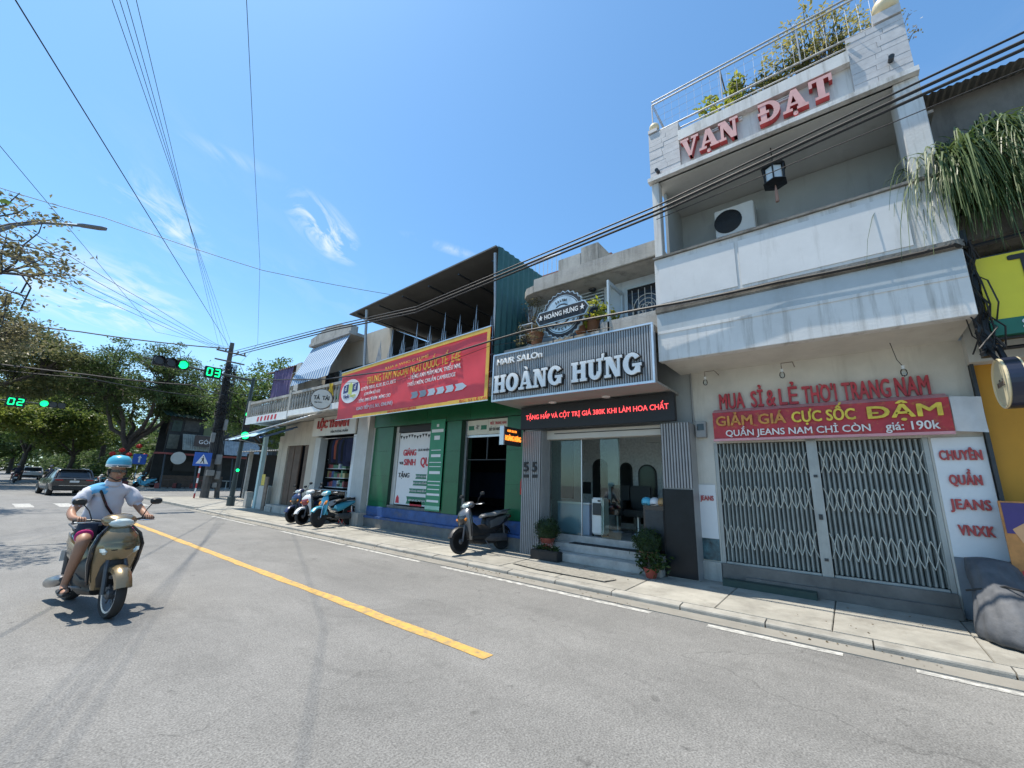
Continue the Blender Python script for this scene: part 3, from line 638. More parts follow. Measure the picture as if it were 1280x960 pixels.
# ground-floor fascia: projecting canopy box
B('canopy_soffit', mat('soffit_panel', (.30,.29,.27), .7, v=.08, vs=2), sa, (7.05,8.3,2.42,6.19,3.40,3.44))
B('canopy_deck', m_conc_d, sa, (7.06,8.6,2.42,6.19,4.36,4.48))
B('fascia_return', m_rib, sa, (7.05,8.3,6.19,6.21,3.40,4.48), (7.05,7.1,2.42,6.19,3.44,4.36))
for y in (5.0, 3.7): MB().lathe([(.085,0),(.085,-.02),(.07,-.025)], 20, Matrix.Translation((7.72,y,3.40))).build('downlight', m_acw, sa)
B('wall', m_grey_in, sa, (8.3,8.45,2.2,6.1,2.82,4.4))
sg = empty('salon_signboard', (7.0,4.3,3.38), 'wide ribbed grey signboard with bold white HOÀNG HƯNG letters', 'sign')
ribs(2.46, 6.15, 7.02, 3.43, 4.47, .0475, sg, 'ribs', mat('sign_rib', (.33,.34,.345), .45, .2, v=.12, vs=4))
B('frame', m_alu, sg, (6.985,7.045,2.42,6.19,4.47,4.505), (6.985,7.045,2.42,6.19,3.385,3.43), (6.985,7.045,2.42,2.46,3.43,4.47), (6.985,7.045,6.15,6.19,3.43,4.47), bevel=.004)
m_lw = mat('letter_white', (.80,.80,.78), .45, v=.06, vs=4)
slab([('H',''),('O',''),('A','`'),('N',''),('G',''),(' ',''),('H',''),('U',','),('N',''),('G','')], FR(7.0,6.08,3.57), 3.45, .40, .075, m_lw, sg, gap=.05, out=m_blk)
text('lettering', 'HAIR SALOn', .19, FR(7.0,5.42,4.29), m_lw, sg, ext=.02, off=.012, fit=1.25)
# round badge sign standing on the canopy
bd = empty('round_badge_sign', (6.98,4.33,4.5), 'round black and silver toothed badge sign with HOÀNG HƯNG ribbon', 'sign')
m_silver = mat('brushed_silver', (.50,.56,.57), .35, .5, v=.25, vs=4)
BF = FR(7.03, 4.33, 5.11); 
def disc(M, r, z0, z1, n=48, teeth=0):
    k = n * (2 if teeth else 1); return MB().prism([((r + (teeth if i % 2 and teeth else 0)) * math.cos(2*math.pi*i/k), (r + (teeth if i % 2 and teeth else 0)) * math.sin(2*math.pi*i/k)) for i in range(k)], z0, z1, M)
disc(BF, .50, -.05, .0, 26, .045).build('rim', m_silver, bd); disc(BF, .485, 0, .008, 26, .035).build('toothed_plate', m_blk, bd)
disc(BF, .43, .008, .016).build('ring', m_silver, bd); disc(BF, .415, .016, .02).build('ring', m_blk, bd); disc(BF, .40, .02, .026).build('plate', m_silver, bd)
disc(BF, .235, .026, .03).build('ring', m_blk, bd); disc(BF, .20, .03, .034).build('ring', m_silver, bd); disc(BF, .15, .034, .038).build('ring', m_blk, bd)
RB = BF @ Matrix.Rotation(R_(2), 4, 'Z')
hexa = lambda w, h: [(-w, -h), (w, -h), (w + .09, 0), (w, h), (-w, h), (-w - .09, 0)]
MB().prism(hexa(.56, .155), .02, .06, RB).build('ribbon_edge', m_silver, bd); MB().prism(hexa(.545, .135), .06, .066, RB).build('ribbon', m_blk, bd)
text('lettering', '★ HOÀNG HƯNG ★', .15, RB @ Matrix.Translation((0,0,.067)), m_lw, bd, off=.008, fit=1.12)
for s_, rr, a0, da in (('SALON', .31, 118, -11), ('PERFECTION', .34, 205, 13.5)):
    for i, chh in enumerate(s_):
        a = R_(a0 + da * i); up = 1 if da < 0 else -1
        text('lettering', chh, .075, BF @ Matrix.Translation((rr*math.cos(a), rr*math.sin(a), .027)) @ Matrix.Rotation(a - up*math.pi/2, 4, 'Z'), m_blk, bd, off=.01)
for y in (4.08, 4.58): MB().tube([(7.06,y,4.48),(7.06,y,5.0)], .015, 6).build('stay', m_dkmetal, bd)
# LED ticker
ld = empty('led_ticker', (7.85,4.1,2.82), 'long black LED ticker board with red scrolling text above the salon door', 'sign')
B('case', m_blk, ld, (7.78,7.9,2.36,5.93,2.83,3.36), bevel=.008)
m_led = mat('red_led', (.8,.03,.03), .5, v=0, em=1.3, ec=(1,.09,.10))
text('lettering', 'TẶNG HẤP VÀ CỘT TRỊ GIÁ 380K KHI LÀM HOA CHẤT', .15, FR(7.779,4.12,3.1), m_led, ld, ext=.002, off=.004, fit=3.3)
# projecting light box
lb = empty('light_box_sign', (7.6,6.06,2.4), 'small projecting light box with orange HOÀNG HƯNG letters', 'sign')
B('case', m_dkmetal, lb, (7.28,7.92,6.0,6.1,2.45,2.86), bevel=.006); B('edge', m_alu, lb, (7.24,7.28,5.99,6.11,2.44,2.87))
m_orl = mat('orange_led', (.8,.25,.03), .5, v=0, em=1.6, ec=(1,.25,.03))
text('lettering', 'HOÀNG HƯNG', .16, FS(7.6,5.999,2.60), m_orl, lb, ext=.003, off=.02, fit=.58); text('lettering', 'HAIR SALON', .075, FS(7.55,5.999,2.77), m_orl, lb, ext=.003, fit=.34)
before = set(sa.children)
# first floor behind the badge
m_bluew = mat('blue_grey_paint', (.50,.57,.62), .6, v=.08, vs=2, g=.35, gc=(.25,.27,.28), gt=.55)
B('upper_wall', m_bluew, sa, (8.5,8.62,2.3,3.42,4.48,6.1), (8.5,8.62,4.9,6.0,4.48,6.1), (8.5,8.62,3.42,4.9,6.04,6.1), (8.5,8.62,3.42,3.86,4.48,6.04))

fwd = [o for o in sa.children if o not in before]; before = set(sa.children)
B('parapet', m_conc, sa, (7.3,7.46,2.40,3.6,4.48,4.86), (7.3,7.46,3.6,6.15,4.48,4.70), bevel=.02)
B('overhang', m_conc, sa, (7.4,8.7,2.32,5.35,6.02,6.12), (7.36,7.44,2.32,5.35,6.02,6.36), (7.44,13,2.32,5.35,6.121,6.2), bevel=.01)
m = MB(); m.prism([(7.4,5.35),(7.36,5.35),(7.40,5.58),(7.55,5.74),(7.8,5.8),(8.7,5.8),(8.7,5.35)], 6.02, 6.2); m.build('overhang_end', m_conc, sa)
B('roof_block', m_conc, sa, (7.5,8.4,3.72,4.15,6.2,6.86), (7.5,8.4,4.152,4.75,6.2,6.74), bevel=.01)
before = set(sa.children)
m_frame = mat('pale_blue_frame', (.46,.55,.60), .5, v=.06)
for y0, y1 in ((4.42,4.88),(3.90,4.36)):
    wdw = B('balcony_door', m_frame, sa, (8.5,8.56,y0,y0+.07,4.5,5.7), (8.5,8.56,y1-.07,y1,4.5,5.7), (8.5,8.56,y0+.07,y1-.07,5.62,5.7), (8.5,8.56,y0+.07,y1-.07,4.5,4.85))
    mm = MB(); M_ = FR(8.545,(y0+y1)/2,4.85); w_ = y1 - y0 - .14
    mm.prism([(-w_/2,0),(w_/2,0),(w_/2,.66),(w_/4,.76),(-w_/4,.76),(-w_/2,.66)], 0, .01, M_); mm.build('pane', m_dglass, wdw)
B('louvre_back', m_blk, sa, (8.58,8.6,3.86,4.9,5.70,6.04), (8.58,8.6,2.35,3.4,5.9,6.02))
for z in (5.74,5.82,5.90,5.98): B('louvre', m_frame, sa, (8.5,8.575,3.87,4.89,z,z+.035))
B('panel_strip', m_frame, sa, (8.485,8.499,3.42,3.85,5.28,5.30), (8.485,8.499,3.44,3.46,4.5,6.0))
gw = B('window', m_frame, sa, (7.75,8.5,3.40,3.44,5.68,5.76), (7.75,8.5,3.40,3.44,4.6,4.66), (7.75,7.82,3.40,3.44,4.66,5.68), (8.43,8.5,3.40,3.44,4.66,5.68))
gr = MB()
for i in range(6): gr.tube([(8.49,2.5+i*.14,4.7),(8.49,2.5+i*.14,5.75)], .008, 4)
for r in (.1,.2,.3): gr.tube([(8.485,2.88-r,4.75)] + [(8.485,2.88 - r*math.cos(a*math.pi/8),5.3 + r*math.sin(a*math.pi/8)) for a in range(9)] + [(8.485,2.88+r,4.75)], .009, 4)
for z in (4.9,5.1,5.3): 
    for s_ in (-1,1): gr.tube([(8.48, 2.88 + s_*(.08 - .08*math.cos(a*.5)), z + .08*math.sin(a*.5)) for a in range(11)], .008, 4)
wb = B('window', m_frame, sa, (8.47,8.5,2.42,2.48,4.6,5.86), (8.47,8.5,3.3,3.36,4.6,5.86), (8.47,8.5,2.48,3.3,5.8,5.86), (8.47,8.5,2.48,3.3,4.6,4.65))
B('pane', m_dglass, wb, (8.492,8.499,2.48,3.3,4.65,5.8)); gr.build('grille', m_acw, wb)
fwd += [o for o in sa.children if o not in before]
for o in fwd: o.location.x -= .45   # the room front stands close behind the parapet
B('upper_return', m_bluew, sa, (8.05,8.6,5.85,6.0,4.48,6.0))
MB().tube([(7.45,2.42,6.3),(7.42,2.40,5.9),(7.44,2.44,5.4),(7.40,2.42,4.95)], .012, 5).build('drain_hose', m_white, sa)
MB().lathe([(.09,-.02),(.07,-.06),(.03,-.08)][::-1], 12, Matrix.Translation((7.95,4.1,6.02))).build('ceiling_lamp', m_dkmetal, sa)
# neighbour stair tower behind the salon roof
tw = empty('stair_tower', (12,6.2,6), 'red-brown rooftop stair tower with white balusters behind the salon roof', 'building')
m_redw = mat('red_brown_plaster', (.22,.10,.085), .8, v=.2, vs=2)
B('wall', m_redw, tw, (12.2,14,6.6,7.2,5.0,9.9)); B('slab', m_redw, tw, (11.6,14,5.2,7.3,8.3,8.5))
bl = B('baluster', m_white, tw, (11.7,11.78,5.4,5.48,8.5,9.1))
for i in range(1, 8): clone(bl, tw, WL[bl.name] + Vector((0, i*.17, 0)))
B('handrail', m_redw, tw, (11.65,11.85,5.3,6.7,9.1,9.2))
rr = MB(); rr.tube([(11.7,7.3,9.9),(11.7,9.4,9.9)], .02, 6); rr.tube([(11.7,7.3,9.1),(11.7,9.4,9.1)], .02, 6)
for i in range(12): rr.tube([(11.7,7.3+i*.19,9.1),(11.7,7.3+i*.19,9.9)], .012, 5)
rr.build('iron_railing', m_white, tw, kind='stuff'); B('terrace', m_redw, tw, (11.5,14,7.25,9.5,8.3,9.08))
m_boxg = mat('grey_fitting', (.34,.34,.33), .6, v=.15, vs=6); m_stool = mat('red_plastic', (.45,.03,.03), .4, v=.08)
# ================================================================ building: green language centre
gb = empty('language_centre', (8.3,9.4,.1), 'green tiled language centre with blue steps and a dark covered roof terrace', 'building')
m_grn = mat('green_tile', (.008,.105,.042), .3, v=.12, vs=3, g=.2, gc=(.03,.07,.045), gt=.55, rnd=.08); m_grn_d = mat('green_grout', (.015,.05,.03), .7)
m_blue = mat('worn_blue_paint', (.03,.085,.24), .6, v=.3, vs=4, g=.85, gc=(.13,.125,.12), gs=(2,1,2.5), gt=.5)
m_wallg = mat('pale_grey_wall', (.50,.50,.47), .75, v=.1, vs=2, g=.4, gc=(.25,.24,.21), gt=.54)
B('step', m_blue, gb, (8.10,8.55,6.0,12.5,.36,.43), (8.20,8.55,6.0,12.5,.431,.72), bevel=.01)
B('step_riser', mat('stained_riser', (.16,.155,.14), .85, v=.3, vs=3, g=.6, gc=(.04,.08,.16), gs=(1,1.5,3), gt=.5), gb, (8.12,8.3,6.0,12.45,.1,.36))
B('step_end', m_conc, gb, (7.9,8.3,12.46,13.0,.1,.5))
def green_panels(y0, y1, z0, z1, x, st_y, st_z, dx=.2):
    core = B('pillar' if z1 - z0 > 1.5 else 'beam', m_grn_d, gb, (x + .012, x + dx, y0, y1, z0, z1)); ny = max(1, round((y1-y0)/st_y)); nz = max(1, round((z1-z0)/st_z))
    for i in range(ny):
        for j in range(nz):
            a = y0 + (y1-y0)*i/ny; b_ = y0 + (y1-y0)*(i+1)/ny; c = z0 + (z1-z0)*j/nz; d = z0 + (z1-z0)*(j+1)/nz
            B('tile', m_grn, core, (x + random.uniform(-.001,.001), x+.0115, a+.003, b_-.003, c+.003, d-.003))
green_panels(11.55, 12.58, .1, 3.28, 8.28, 1.1, .8, .45)
green_panels(8.36, 8.98, .72, 3.28, 8.24, .7, .85, .45)
green_panels(6.2, 6.74, .72, 3.28, 8.28, .6, .85, .45)
green_panels(6.2, 12.58, 3.285, 3.86, 8.22, .86, .6)
B('side_wall', m_wallg, gb, (8.3,14,12.585,12.7,.1,3.86))
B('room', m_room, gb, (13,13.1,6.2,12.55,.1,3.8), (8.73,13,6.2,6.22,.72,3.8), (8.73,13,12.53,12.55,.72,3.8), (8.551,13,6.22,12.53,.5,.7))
B('room_back', mat('blue_room_wall', (.06,.10,.2), .8), gb, (12.95,12.99,6.3,12.5,1.0,2.0))
fr = B('door_frame', m_alu, gb, (8.4,8.46,8.28,8.355,.72,3.28), (8.4,8.46,6.745,6.79,.72,3.28), (8.405,8.455,6.79,8.28,2.80,2.86))
B('mullion', m_dkmetal, fr, (8.41,8.45,7.5,7.53,2.2,2.799), (8.41,8.45,6.8,8.27,2.18,2.2))
B('sill', m_conc_d, gb, (8.3,8.55,9.0,11.55,.721,.80)); B('jamb', m_wallg, gb, (8.4,8.6,11.36,11.545,.81,3.28))
B('shutter_box', m_blk, gb, (8.36,8.7,9.0,11.36,3.08,3.28))
def sheet_sign(name, label, x, y0, y1, z0, z1, mt, cat='poster', th=.012):
    e = empty(name, (x, (y0+y1)/2, z0), label, cat); B('sheet', mt, e, (x, x+th, y0, y1, z0, z1)); return e
m_pw = mat('poster_white', (.70,.70,.70), .5, v=.04, vs=2); m_prd = mat('poster_red', (.55,.03,.05), .5, v=.05); m_pgn = mat('poster_green', (.02,.16,.09), .5, v=.06); m_pbk = mat('poster_black', (.02,.02,.02), .5)
po = sheet_sign('christmas_poster', 'tall white Christmas poster with red lettering and stacked green ribbons', 8.42, 9.62, 11.34, .84, 3.06, m_pw)
PF = lambda y, z: FR(8.418, y, z)
text('lettering', 'GIÁNG', .27, PF(10.78,2.42), m_prd, po, off=.02, fit=.62); text('lettering', 'SINH', .27, PF(10.74,2.12), m_prd, po, off=.02, fit=.55)
text('lettering', 'QUÀ', .36, PF(9.93,2.13), m_prd, po, off=.02, fit=.58); text('lettering', 'VUI', .12, PF(11.16,2.1), m_pbk, po, off=.01); text('lettering', 'QUÀ NHẬN', .1, PF(10.12,2.5), m_pbk, po)
text('lettering', 'TẶNG', .2, PF(10.98,1.72), m_pbk, po, off=.01, shear=.1)
for i, (yc, w_, z) in enumerate(((10.15,.52,1.70),(10.15,.72,1.50),(10.2,.92,1.27),(10.2,1.12,.99))):
    h = .07 if i < 3 else .11
    MB().prism([(-w_/2,-h),(w_/2,-h),(w_/2-.05,0),(w_/2,h),(-w_/2,h),(-w_/2+.05,0)], 0, .004, PF(yc,z)).build('ribbon', m_pgn, po)
    text('lettering', ('ƯU ĐÃI HỌC PHÍ','BỘ QUÀ TẶNG CUỐI NĂM','KHÓA HỌC ONLINE MIỄN PHÍ','GIẢM 50% HỌC PHÍ THÁNG 12')[i], .075, FR(8.413,yc,z), m_pw, po, fit=w_*.8)
MB().prism([(-.26,-.07),(.26,-.07),(.3,0),(.26,.07),(-.26,.07),(-.3,0)], 0, .004, PF(10.3,.93 - .03)).build('button', m_prd, po)
m = MB()
for i in range(12):
    u = 11.28 - i*.135; m.prism([(-.06,.0),(.06,0),(0,-.1)], 0, .003, PF(u, 2.98 - .03*math.sin(i*1.3)))
m.build('bunting', m_pbk, po, kind='stuff')
for y, c in ((11.2,m_prd),(9.72,m_prd)): MB().prism([(-.09,0),(.09,0),(.07,.16),(0,.24),(-.07,.16)], 0, .003, PF(y,.88)).build('figure_print', c, po)
st = sheet_sign('course_board', 'narrow green course-list board with white lines beside the Christmas poster', 8.19, 8.99, 9.60, .76, 3.36, mat('board_green', (.02,.22,.11), .4, v=.06), 'sign')
for z, h, w_ in ((3.14,.08,.1),(2.98,.09,.5),(2.76,.12,.24),(2.45,.02,.42),(2.26,.08,.4),(2.1,.02,.5),(1.98,.02,.48),(1.78,.08,.46),(1.56,.025,.52),(1.46,.025,.5),(1.34,.025,.5),(1.18,.06,.54),(1.0,.06,.5)):
    B('print', m_pw, st, (8.186,8.1895,9.295-w_/2,9.295+w_/2,z,z+h))
B('print_band', mat('pale_green', (.30,.52,.42), .5), st, (8.187,8.1895,8.99,9.60,.80,.9))
t1 = sheet_sign('transom_sign', 'cream transom sign with green band and seal over the dark doorway', 8.39, 7.50, 8.27, 2.87, 3.27, mat('cream_sign', (.62,.60,.50), .5, v=.05), 'sign')
B('band', m_pgn, t1, (8.386,8.3895,7.55,8.22,3.0,3.12)); disc(FR(8.386,7.88,3.07), .13, 0, .003, 20).build('seal', MATS['cream_sign'], t1); text('lettering', '卍', .14, FR(8.383,7.88,3.07), m_pbk, t1)
t2 = sheet_sign('transom_sign', 'cream transom sign with red and black words beside the salon', 8.39, 6.79, 7.49, 2.87, 3.27, MATS['cream_sign'], 'sign')
text('lettering', 'MỨC TRUNG ANH', .11, FR(8.39,7.14,3.15), m_prd, t2, fit=.56); text('lettering', 'ĐẦY ĐỦ NHƯ KHÔNG', .11, FR(8.39,7.14,2.99), m_pbk, t2, fit=.62)
# terrace
m_roofm = mat('grey_sheet_roof', (.12,.118,.11), .6, .3, v=.15, vs=2)
B('terrace_slab', m_conc_d, gb, (7.35,14,6.2,12.7,3.87,4.1))
B('terrace_wall', m_room, gb, (12.5,12.6,6.2,12.7,4.1,7.0), (8.6,12.5,12.6,12.7,4.1,7.0)); B('inner_slab', m_room, gb, (8.9,12.5,6.2,12.6,6.2,6.3))
m = MB(); m.add([(6.95,12.9,7.08),(6.95,6.25,7.36),(12.6,6.25,7.5),(12.6,12.9,7.22),(6.95,12.9,7.12),(6.95,6.25,7.40),(12.6,6.25,7.54),(12.6,12.9,7.26)], [(0,1,2,3),(4,7,6,5),(0,4,5,1),(1,5,6,2),(2,6,7,3),(3,7,4,0)]); m.build('terrace_roof', m_roofm, gb)
for i in range(6): B('rafter', m_dkmetal, gb, (7.05,12.4,6.4+i*1.22,6.45+i*1.22,7.05-(.002*i),7.08+ .0))
m_post = mat('grey_post', (.40,.42,.44), .5, .4, v=.1)
for y in (6.34, 12.0): MB().tube([(7.3,y,4.1),(7.05,y,7.05 + (.2 if y < 7 else .03))], .045, 8).build('terrace_post', m_post, gb)
m_spike = mat('silver_spike', (.44,.47,.51), .45, .5, v=.12, vs=6)
rails = MB()
for z in (4.3, 4.75, 5.2): rails.tube([(7.5,6.3,z),(7.5,12.5,z)], .016, 6)
rl2 = rails.build('terrace_railing', m_spike, gb, kind='stuff')
spk = MB().tube([(0,0,0),(0,0,.8),(0,0,.82),(0,0,1.0)], [.013,.013,.018,.002], 6).build('picket', m_spike, gb)
y = 6.55; gi = 0
while y < 12.0:
    for k, hh in enumerate((1.3,1.62,2.15 if gi % 2 else 1.95,1.7,1.4)):
        c = clone(spk, gb, (7.5, y + k*.075, 4.15)); c.scale = (1,1,hh + random.uniform(-.04,.04)); c.location.z = 4.15 + c.scale.z*.5 - .1
    y += .62; gi += 1
bpy.data.objects.remove(spk)
m = MB(); corrugated(m, (7.0,6.2,4.55), (2.6,0,0), (0,0,2.85), 12, .018, (0,1,0)); m.build('corrugated_screen', mat('teal_sheet', (.045,.13,.13), .5, .3, v=.15, vs=3), gb)
# banner
bb = empty('banner', (7.15,9.8,3.45), 'huge red banner with gold TRUNG TÂM NGOẠI NGỮ lettering over the green shop', 'banner')
m_ban = mat('banner_red', (.66,.05,.065), .5, v=.10, vs=1.2); m_gold = mat('gold_print', (.70,.42,.06), .5, v=.12, vs=6)
BA, BC = Vector((7.16,13.2,3.44)), Vector((7.10,6.40,3.48)); hL, hR = 1.62, 1.82
U = (BC - BA); Wd = U.length; U.normalize(); NB = U.cross(Vector((0,0,1))); NB = NB if NB.x < 0 else -NB
def ban(u, v, d=0): # u,v in 0..1
    h = hL + (hR - hL) * u; return BA + U * (u * Wd) + Vector((0,0,1)) * (v * h) + NB * d
m = MB(); nu, nv = 48, 8
for i in range(nu+1):
    for j in range(nv+1):
        u, v = i/nu, j/nv; m.v.append(tuple(ban(u, v, .012*math.sin(u*9+v*5)*v*(1-v)*3 + .008*math.sin(u*31 - v*9)*v*(1-v)*4)))
for i in range(nu):
    for j in range(nv):
        a = i*(nv+1)+j; m.f.append([a,a+nv+1,a+nv+2,a+1]); m.m.append(0)
m.build('sheet', m_ban, bb, smooth=True)
def strip(name, u0, v0, u1, v1, d, mt):
    a, b_, c, e = ban(u0,v0,d), ban(u1,v0,d), ban(u1,v1,d), ban(u0,v1,d)
    MB().add([a,b_,c,e] + [p - NB*.006 for p in (a,b_,c,e)], [(0,1,2,3),(7,6,5,4),(0,4,5,1),(1,5,6,2),(2,6,7,3),(3,7,4,0)]).build(name, mt, bb)
strip('border', 0,.94,1,1,.024,m_gold); strip('border', .985,.0,1,.94,.024,m_gold); strip('border', .15,.0,.80,.05,.022,m_gold); strip('border', .80,.0,.985,.055,.023,m_gold); strip('edge_frame', -.004,-.012,1.004,0,.03,m_alu); strip('edge_frame', -.004,1,1.004,1.014,.03,m_alu)
def bt(s_, u, v, size, mt, fit, off=.0, al='CENTER', d=.02):
    o = ban(u, v, d); tilt = math.atan2((ban(1,v)-ban(0,v)).z, Wd)
    M_ = Matrix.Translation(o) @ Matrix((( U.x, 0, NB.x, 0), (U.y, 0, NB.y, 0), (U.z, 1, NB.z, 0), (0,0,0,1))) @ Matrix.Rotation(tilt, 4, 'Z')
    text('lettering', s_, size, M_, mt, bb, ext=.003, off=off, fit=fit)
bt('ILLIA & WHO C LUMÉ', .52, .83, .11, m_gold, 2.0); bt('TRUNG TÂM NGOẠI NGỮ QUỐC TẾ  E4E', .545, .68, .34, m_gold, 4.2, .004)
bt('- LUYỆN THI A1, A2, B1, B2, C1, IELTS', .325, .54, .15, m_pw, 1.85, .005); bt('(CHUẨN BỘ GD)', .29, .43, .12, m_pw, .85, .004)
bt('- TIẾNG ANH CƠ BẢN - NÂNG CAO', .305, .31, .15, m_pw, 1.75, .005); bt('GIAO TIẾP (1:1, N:1, ONLINE)', .315, .17, .15, m_pw, 1.9, .004)
bt('- TIẾNG ANH MẦM NON, THIẾU NHI,', .705, .545, .17, m_pw, 2.1, .006); bt('THIẾU NIÊN, CHUẨN CAMBRIDGE', .69, .43, .15, m_pw, 1.95, .003)
bt('ĐC: 53 LÊ LAI', .93, .028, .08, m_prd, .9, .0, d=.026); bt('ĐĂNG KÝ HỌC THỬ MIỄN PHÍ', .52, .024, .08, m_prd, 1.3, .0, d=.026)
for i in range(6):
    u = .575 + i * .052; z0 = ban(u, .235, .02); w_ = .32; tl = .04
    M_ = Matrix.Translation(z0) @ Matrix(((U.x,0,NB.x,0),(U.y,0,NB.y,0),(U.z,1,NB.z,0),(0,0,0,1)))
    MB().prism([(0,-.09),(w_-.06,-.09 + tl*.3),(w_ + (.1 if i == 5 else 0),.0),(w_-.06,.09+ tl*.3),(0,.09),(.06,0)], 0, .006, M_).build('arrow_chip', (m_pw, mat('chip_grey', (.30,.33,.36), .5))[i < 2], bb)
E2 = ban(.1, .56, .018); EM = Matrix.Translation(E2) @ Matrix(((U.x,0,NB.x,0),(U.y,0,NB.y,0),(U.z,1,NB.z,0),(0,0,0,1)))
MB().prism([(.56*math.cos(a*.2094), .40*math.sin(a*.2094)) for a in range(30)], 0, .006, EM).build('logo_plate', mat('logo_white', (.68,.70,.72), .5), bb)
m_navy = mat('logo_navy', (.03,.04,.16), .5); m_lime = mat('logo_lime', (.55,.62,.15), .5)
for s_ in (-1, 1):
    MB().prism([(s_*.28-.15,-.05),(s_*.28+.15,-.02),(s_*.28+.15,.25),(s_*.28-.15,.22)], .006, .010, EM).build('logo_mark', m_navy, bb); text('lettering', 'd', .24, EM @ Matrix.Translation((s_*.28,.10,.010)), m_pw, bb)
MB().prism([(-.1,-.1),(.1,-.1),(.12,.2),(0,.3),(-.12,.2)], .006, .012, EM).build('logo_mark', m_lime, bb); text('lettering', 'Vielo', .19, EM @ Matrix.Translation((-.2,-.17,.007)), m_navy, bb); text('lettering', 'lingo', .17, EM @ Matrix.Translation((.2,-.16,.007)), m_lime, bb)

# ================================================================ building: stationery house and brown-door house
ha = empty('stationery_house', (8.3,14.5,.1), 'old cream two-storey house with striped blue awning and open stationery shop', 'building')
m_mint = mat('mint_paint', (.50,.66,.66), .6, v=.08, vs=3, g=.3, gc=(.3,.32,.3), gt=.55); m_beige = mat('beige_plaster', (.50,.45,.37), .8, v=.12, vs=1.6, g=.45, gc=(.24,.21,.17), gt=.52)
B('pillar', m_wallg, ha, (8.1,8.6,12.71,13.42,.1,3.8)); B('pillar', m_white, ha, (8.14,8.5,13.44,13.66,.1,3.1)); B('pillar', m_wallg, ha, (8.2,8.5,16.1,16.5,.1,3.1))
B('shop_sign', mat('sign_cream', (.60,.58,.52), .6, v=.06, vs=2, g=.3, gc=(.4,.38,.33)), ha, (8.02,8.09,13.44,16.5,3.12,3.84))
text('lettering', 'LỘC THÀNH', .42, FR(8.02,15.0,3.54), m_red, ha, ext=.02, off=.02, fit=2.2); text('lettering', 'VĂN PHÒNG PHẨM', .13, FR(8.02,14.5,3.24), m_pbk, ha, fit=1.2)
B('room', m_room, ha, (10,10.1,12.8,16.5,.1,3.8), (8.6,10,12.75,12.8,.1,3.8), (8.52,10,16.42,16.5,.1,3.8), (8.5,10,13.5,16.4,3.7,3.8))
cab = empty('display_cabinet', (8.25,14.9,.1), 'white-framed glass display cabinet full of stationery at the shop front', 'cabinet')
B('frame', m_white, cab, *[(8.1,8.14,y_,y_+.04,.1,1.12) for y_ in (13.7,14.5,15.3,16.04)], *[(8.1,8.55,13.7,16.08,z_,z_+.03) for z_ in (.1,.42,.76,1.1)])
pc = [mat('goods_%d' % i, c, .5, v=.5, vs=20) for i, c in enumerate(((.5,.5,.48),(.35,.1,.1),(.08,.12,.25),(.12,.25,.16),(.5,.42,.2)))]
for z in (.135,.455,.795):
    y = 13.76
    while y < 15.95:
        w_ = random.uniform(.1,.24)
        if not any(abs(y + w_/2 - q) < .1 for q in (14.52,15.32)):
            B('goods', random.choice(pc), cab, (8.2,8.42,y,y+w_*.9,z,z+random.uniform(.12,.26)))
        y += w_
B('pane', m_glass, cab, (8.092,8.099,13.7,16.08,.1,1.12))
m_dark = [mat('navy_cloth', (.025,.03,.07), .9, v=.2), mat('black_cloth', (.02,.02,.022), .9), mat('rust_cloth', (.3,.07,.04), .9)]
MB().tube([(8.15,13.5,3.02),(8.15,15.7,3.02)], .015, 6).build('clothes_rail', m_steel, ha)
for i in range(8):
    y = 13.7 + i*.16; h = random.uniform(.75,1.05); cm = m_dark[(0,0,1,0,1,2,0,1)[i]]
    g = empty('hanging_garment', (8.15,y,2.98-h), ('navy jacket nearest the grey pillar','navy jacket beside the first, slightly shorter','black jacket third from the grey pillar','navy jacket fourth from the grey pillar','black jacket fifth from the grey pillar','rust-red garment among dark hanging jackets','navy jacket just left of the rust-red garment','black jacket at the left end of the rail')[i] + ', stationery shop', 'garment', 'garments on the shop rail')
    mm = MB(); prof = [(.03,0),(.2,-.08),(.24,-.3),(.22,-h*.7),(.2,-h)]
    mm.loft([[(8.15 + r*math.cos(a*.785)*1.0, y + .055*math.sin(a*.785)*(1+.4*math.sin(a*2+i)), 2.98 + z) for a in range(8)] for r, z in prof]); mm.build('cloth', cm, g, smooth=True)
    MB().tube([(8.15,y,3.03),(8.15,y,2.97)], .004, 4).build('hook', m_steel, g)
sh = empty('shelf_unit', (8.8,15.6,1.12), 'stacked shelf of boxes and packets inside the stationery shop', 'shelf')
for z in (1.2,1.55,1.9,2.25): B('board', m_white, sh, (8.7,9.0,14.9,16.3,z,z+.025))
for z in (1.225,1.575,1.925):
    y = 14.95
    while y < 16.15:
        w_ = random.uniform(.1,.2); B('packet', random.choice(pc), sh, (8.72,8.9,y,y+w_*.92,z,z+random.uniform(.15,.28))); y += w_
rs = empty('round_sign', (7.2,14.2,4.0), 'round white sign with dark rim and two short words beside the red banner', 'sign')
RM = FR(7.05,14.2,4.25) @ Matrix.Rotation(R_(52), 4, 'Y')
disc(RM, .37, -.08, 0, 32).build('rim', m_rust, rs); disc(RM, .34, 0, .006, 32).build('face', mat('disc_cream', (.64,.61,.55), .5, v=.06), rs)
text('lettering', 'TÁ  TÁI', .2, RM @ Matrix.Translation((0,.03,.006)), m_pbk, rs, off=.02, fit=.50); text('lettering', 'tạp hóa', .08, RM @ Matrix.Translation((-.1,-.12,.006)), m_pbk, rs)
MB().tube([(7.25,14.25,4.25),(8.2,14.4,4.2)], .03, 6).build('bracket', m_dkmetal, rs)
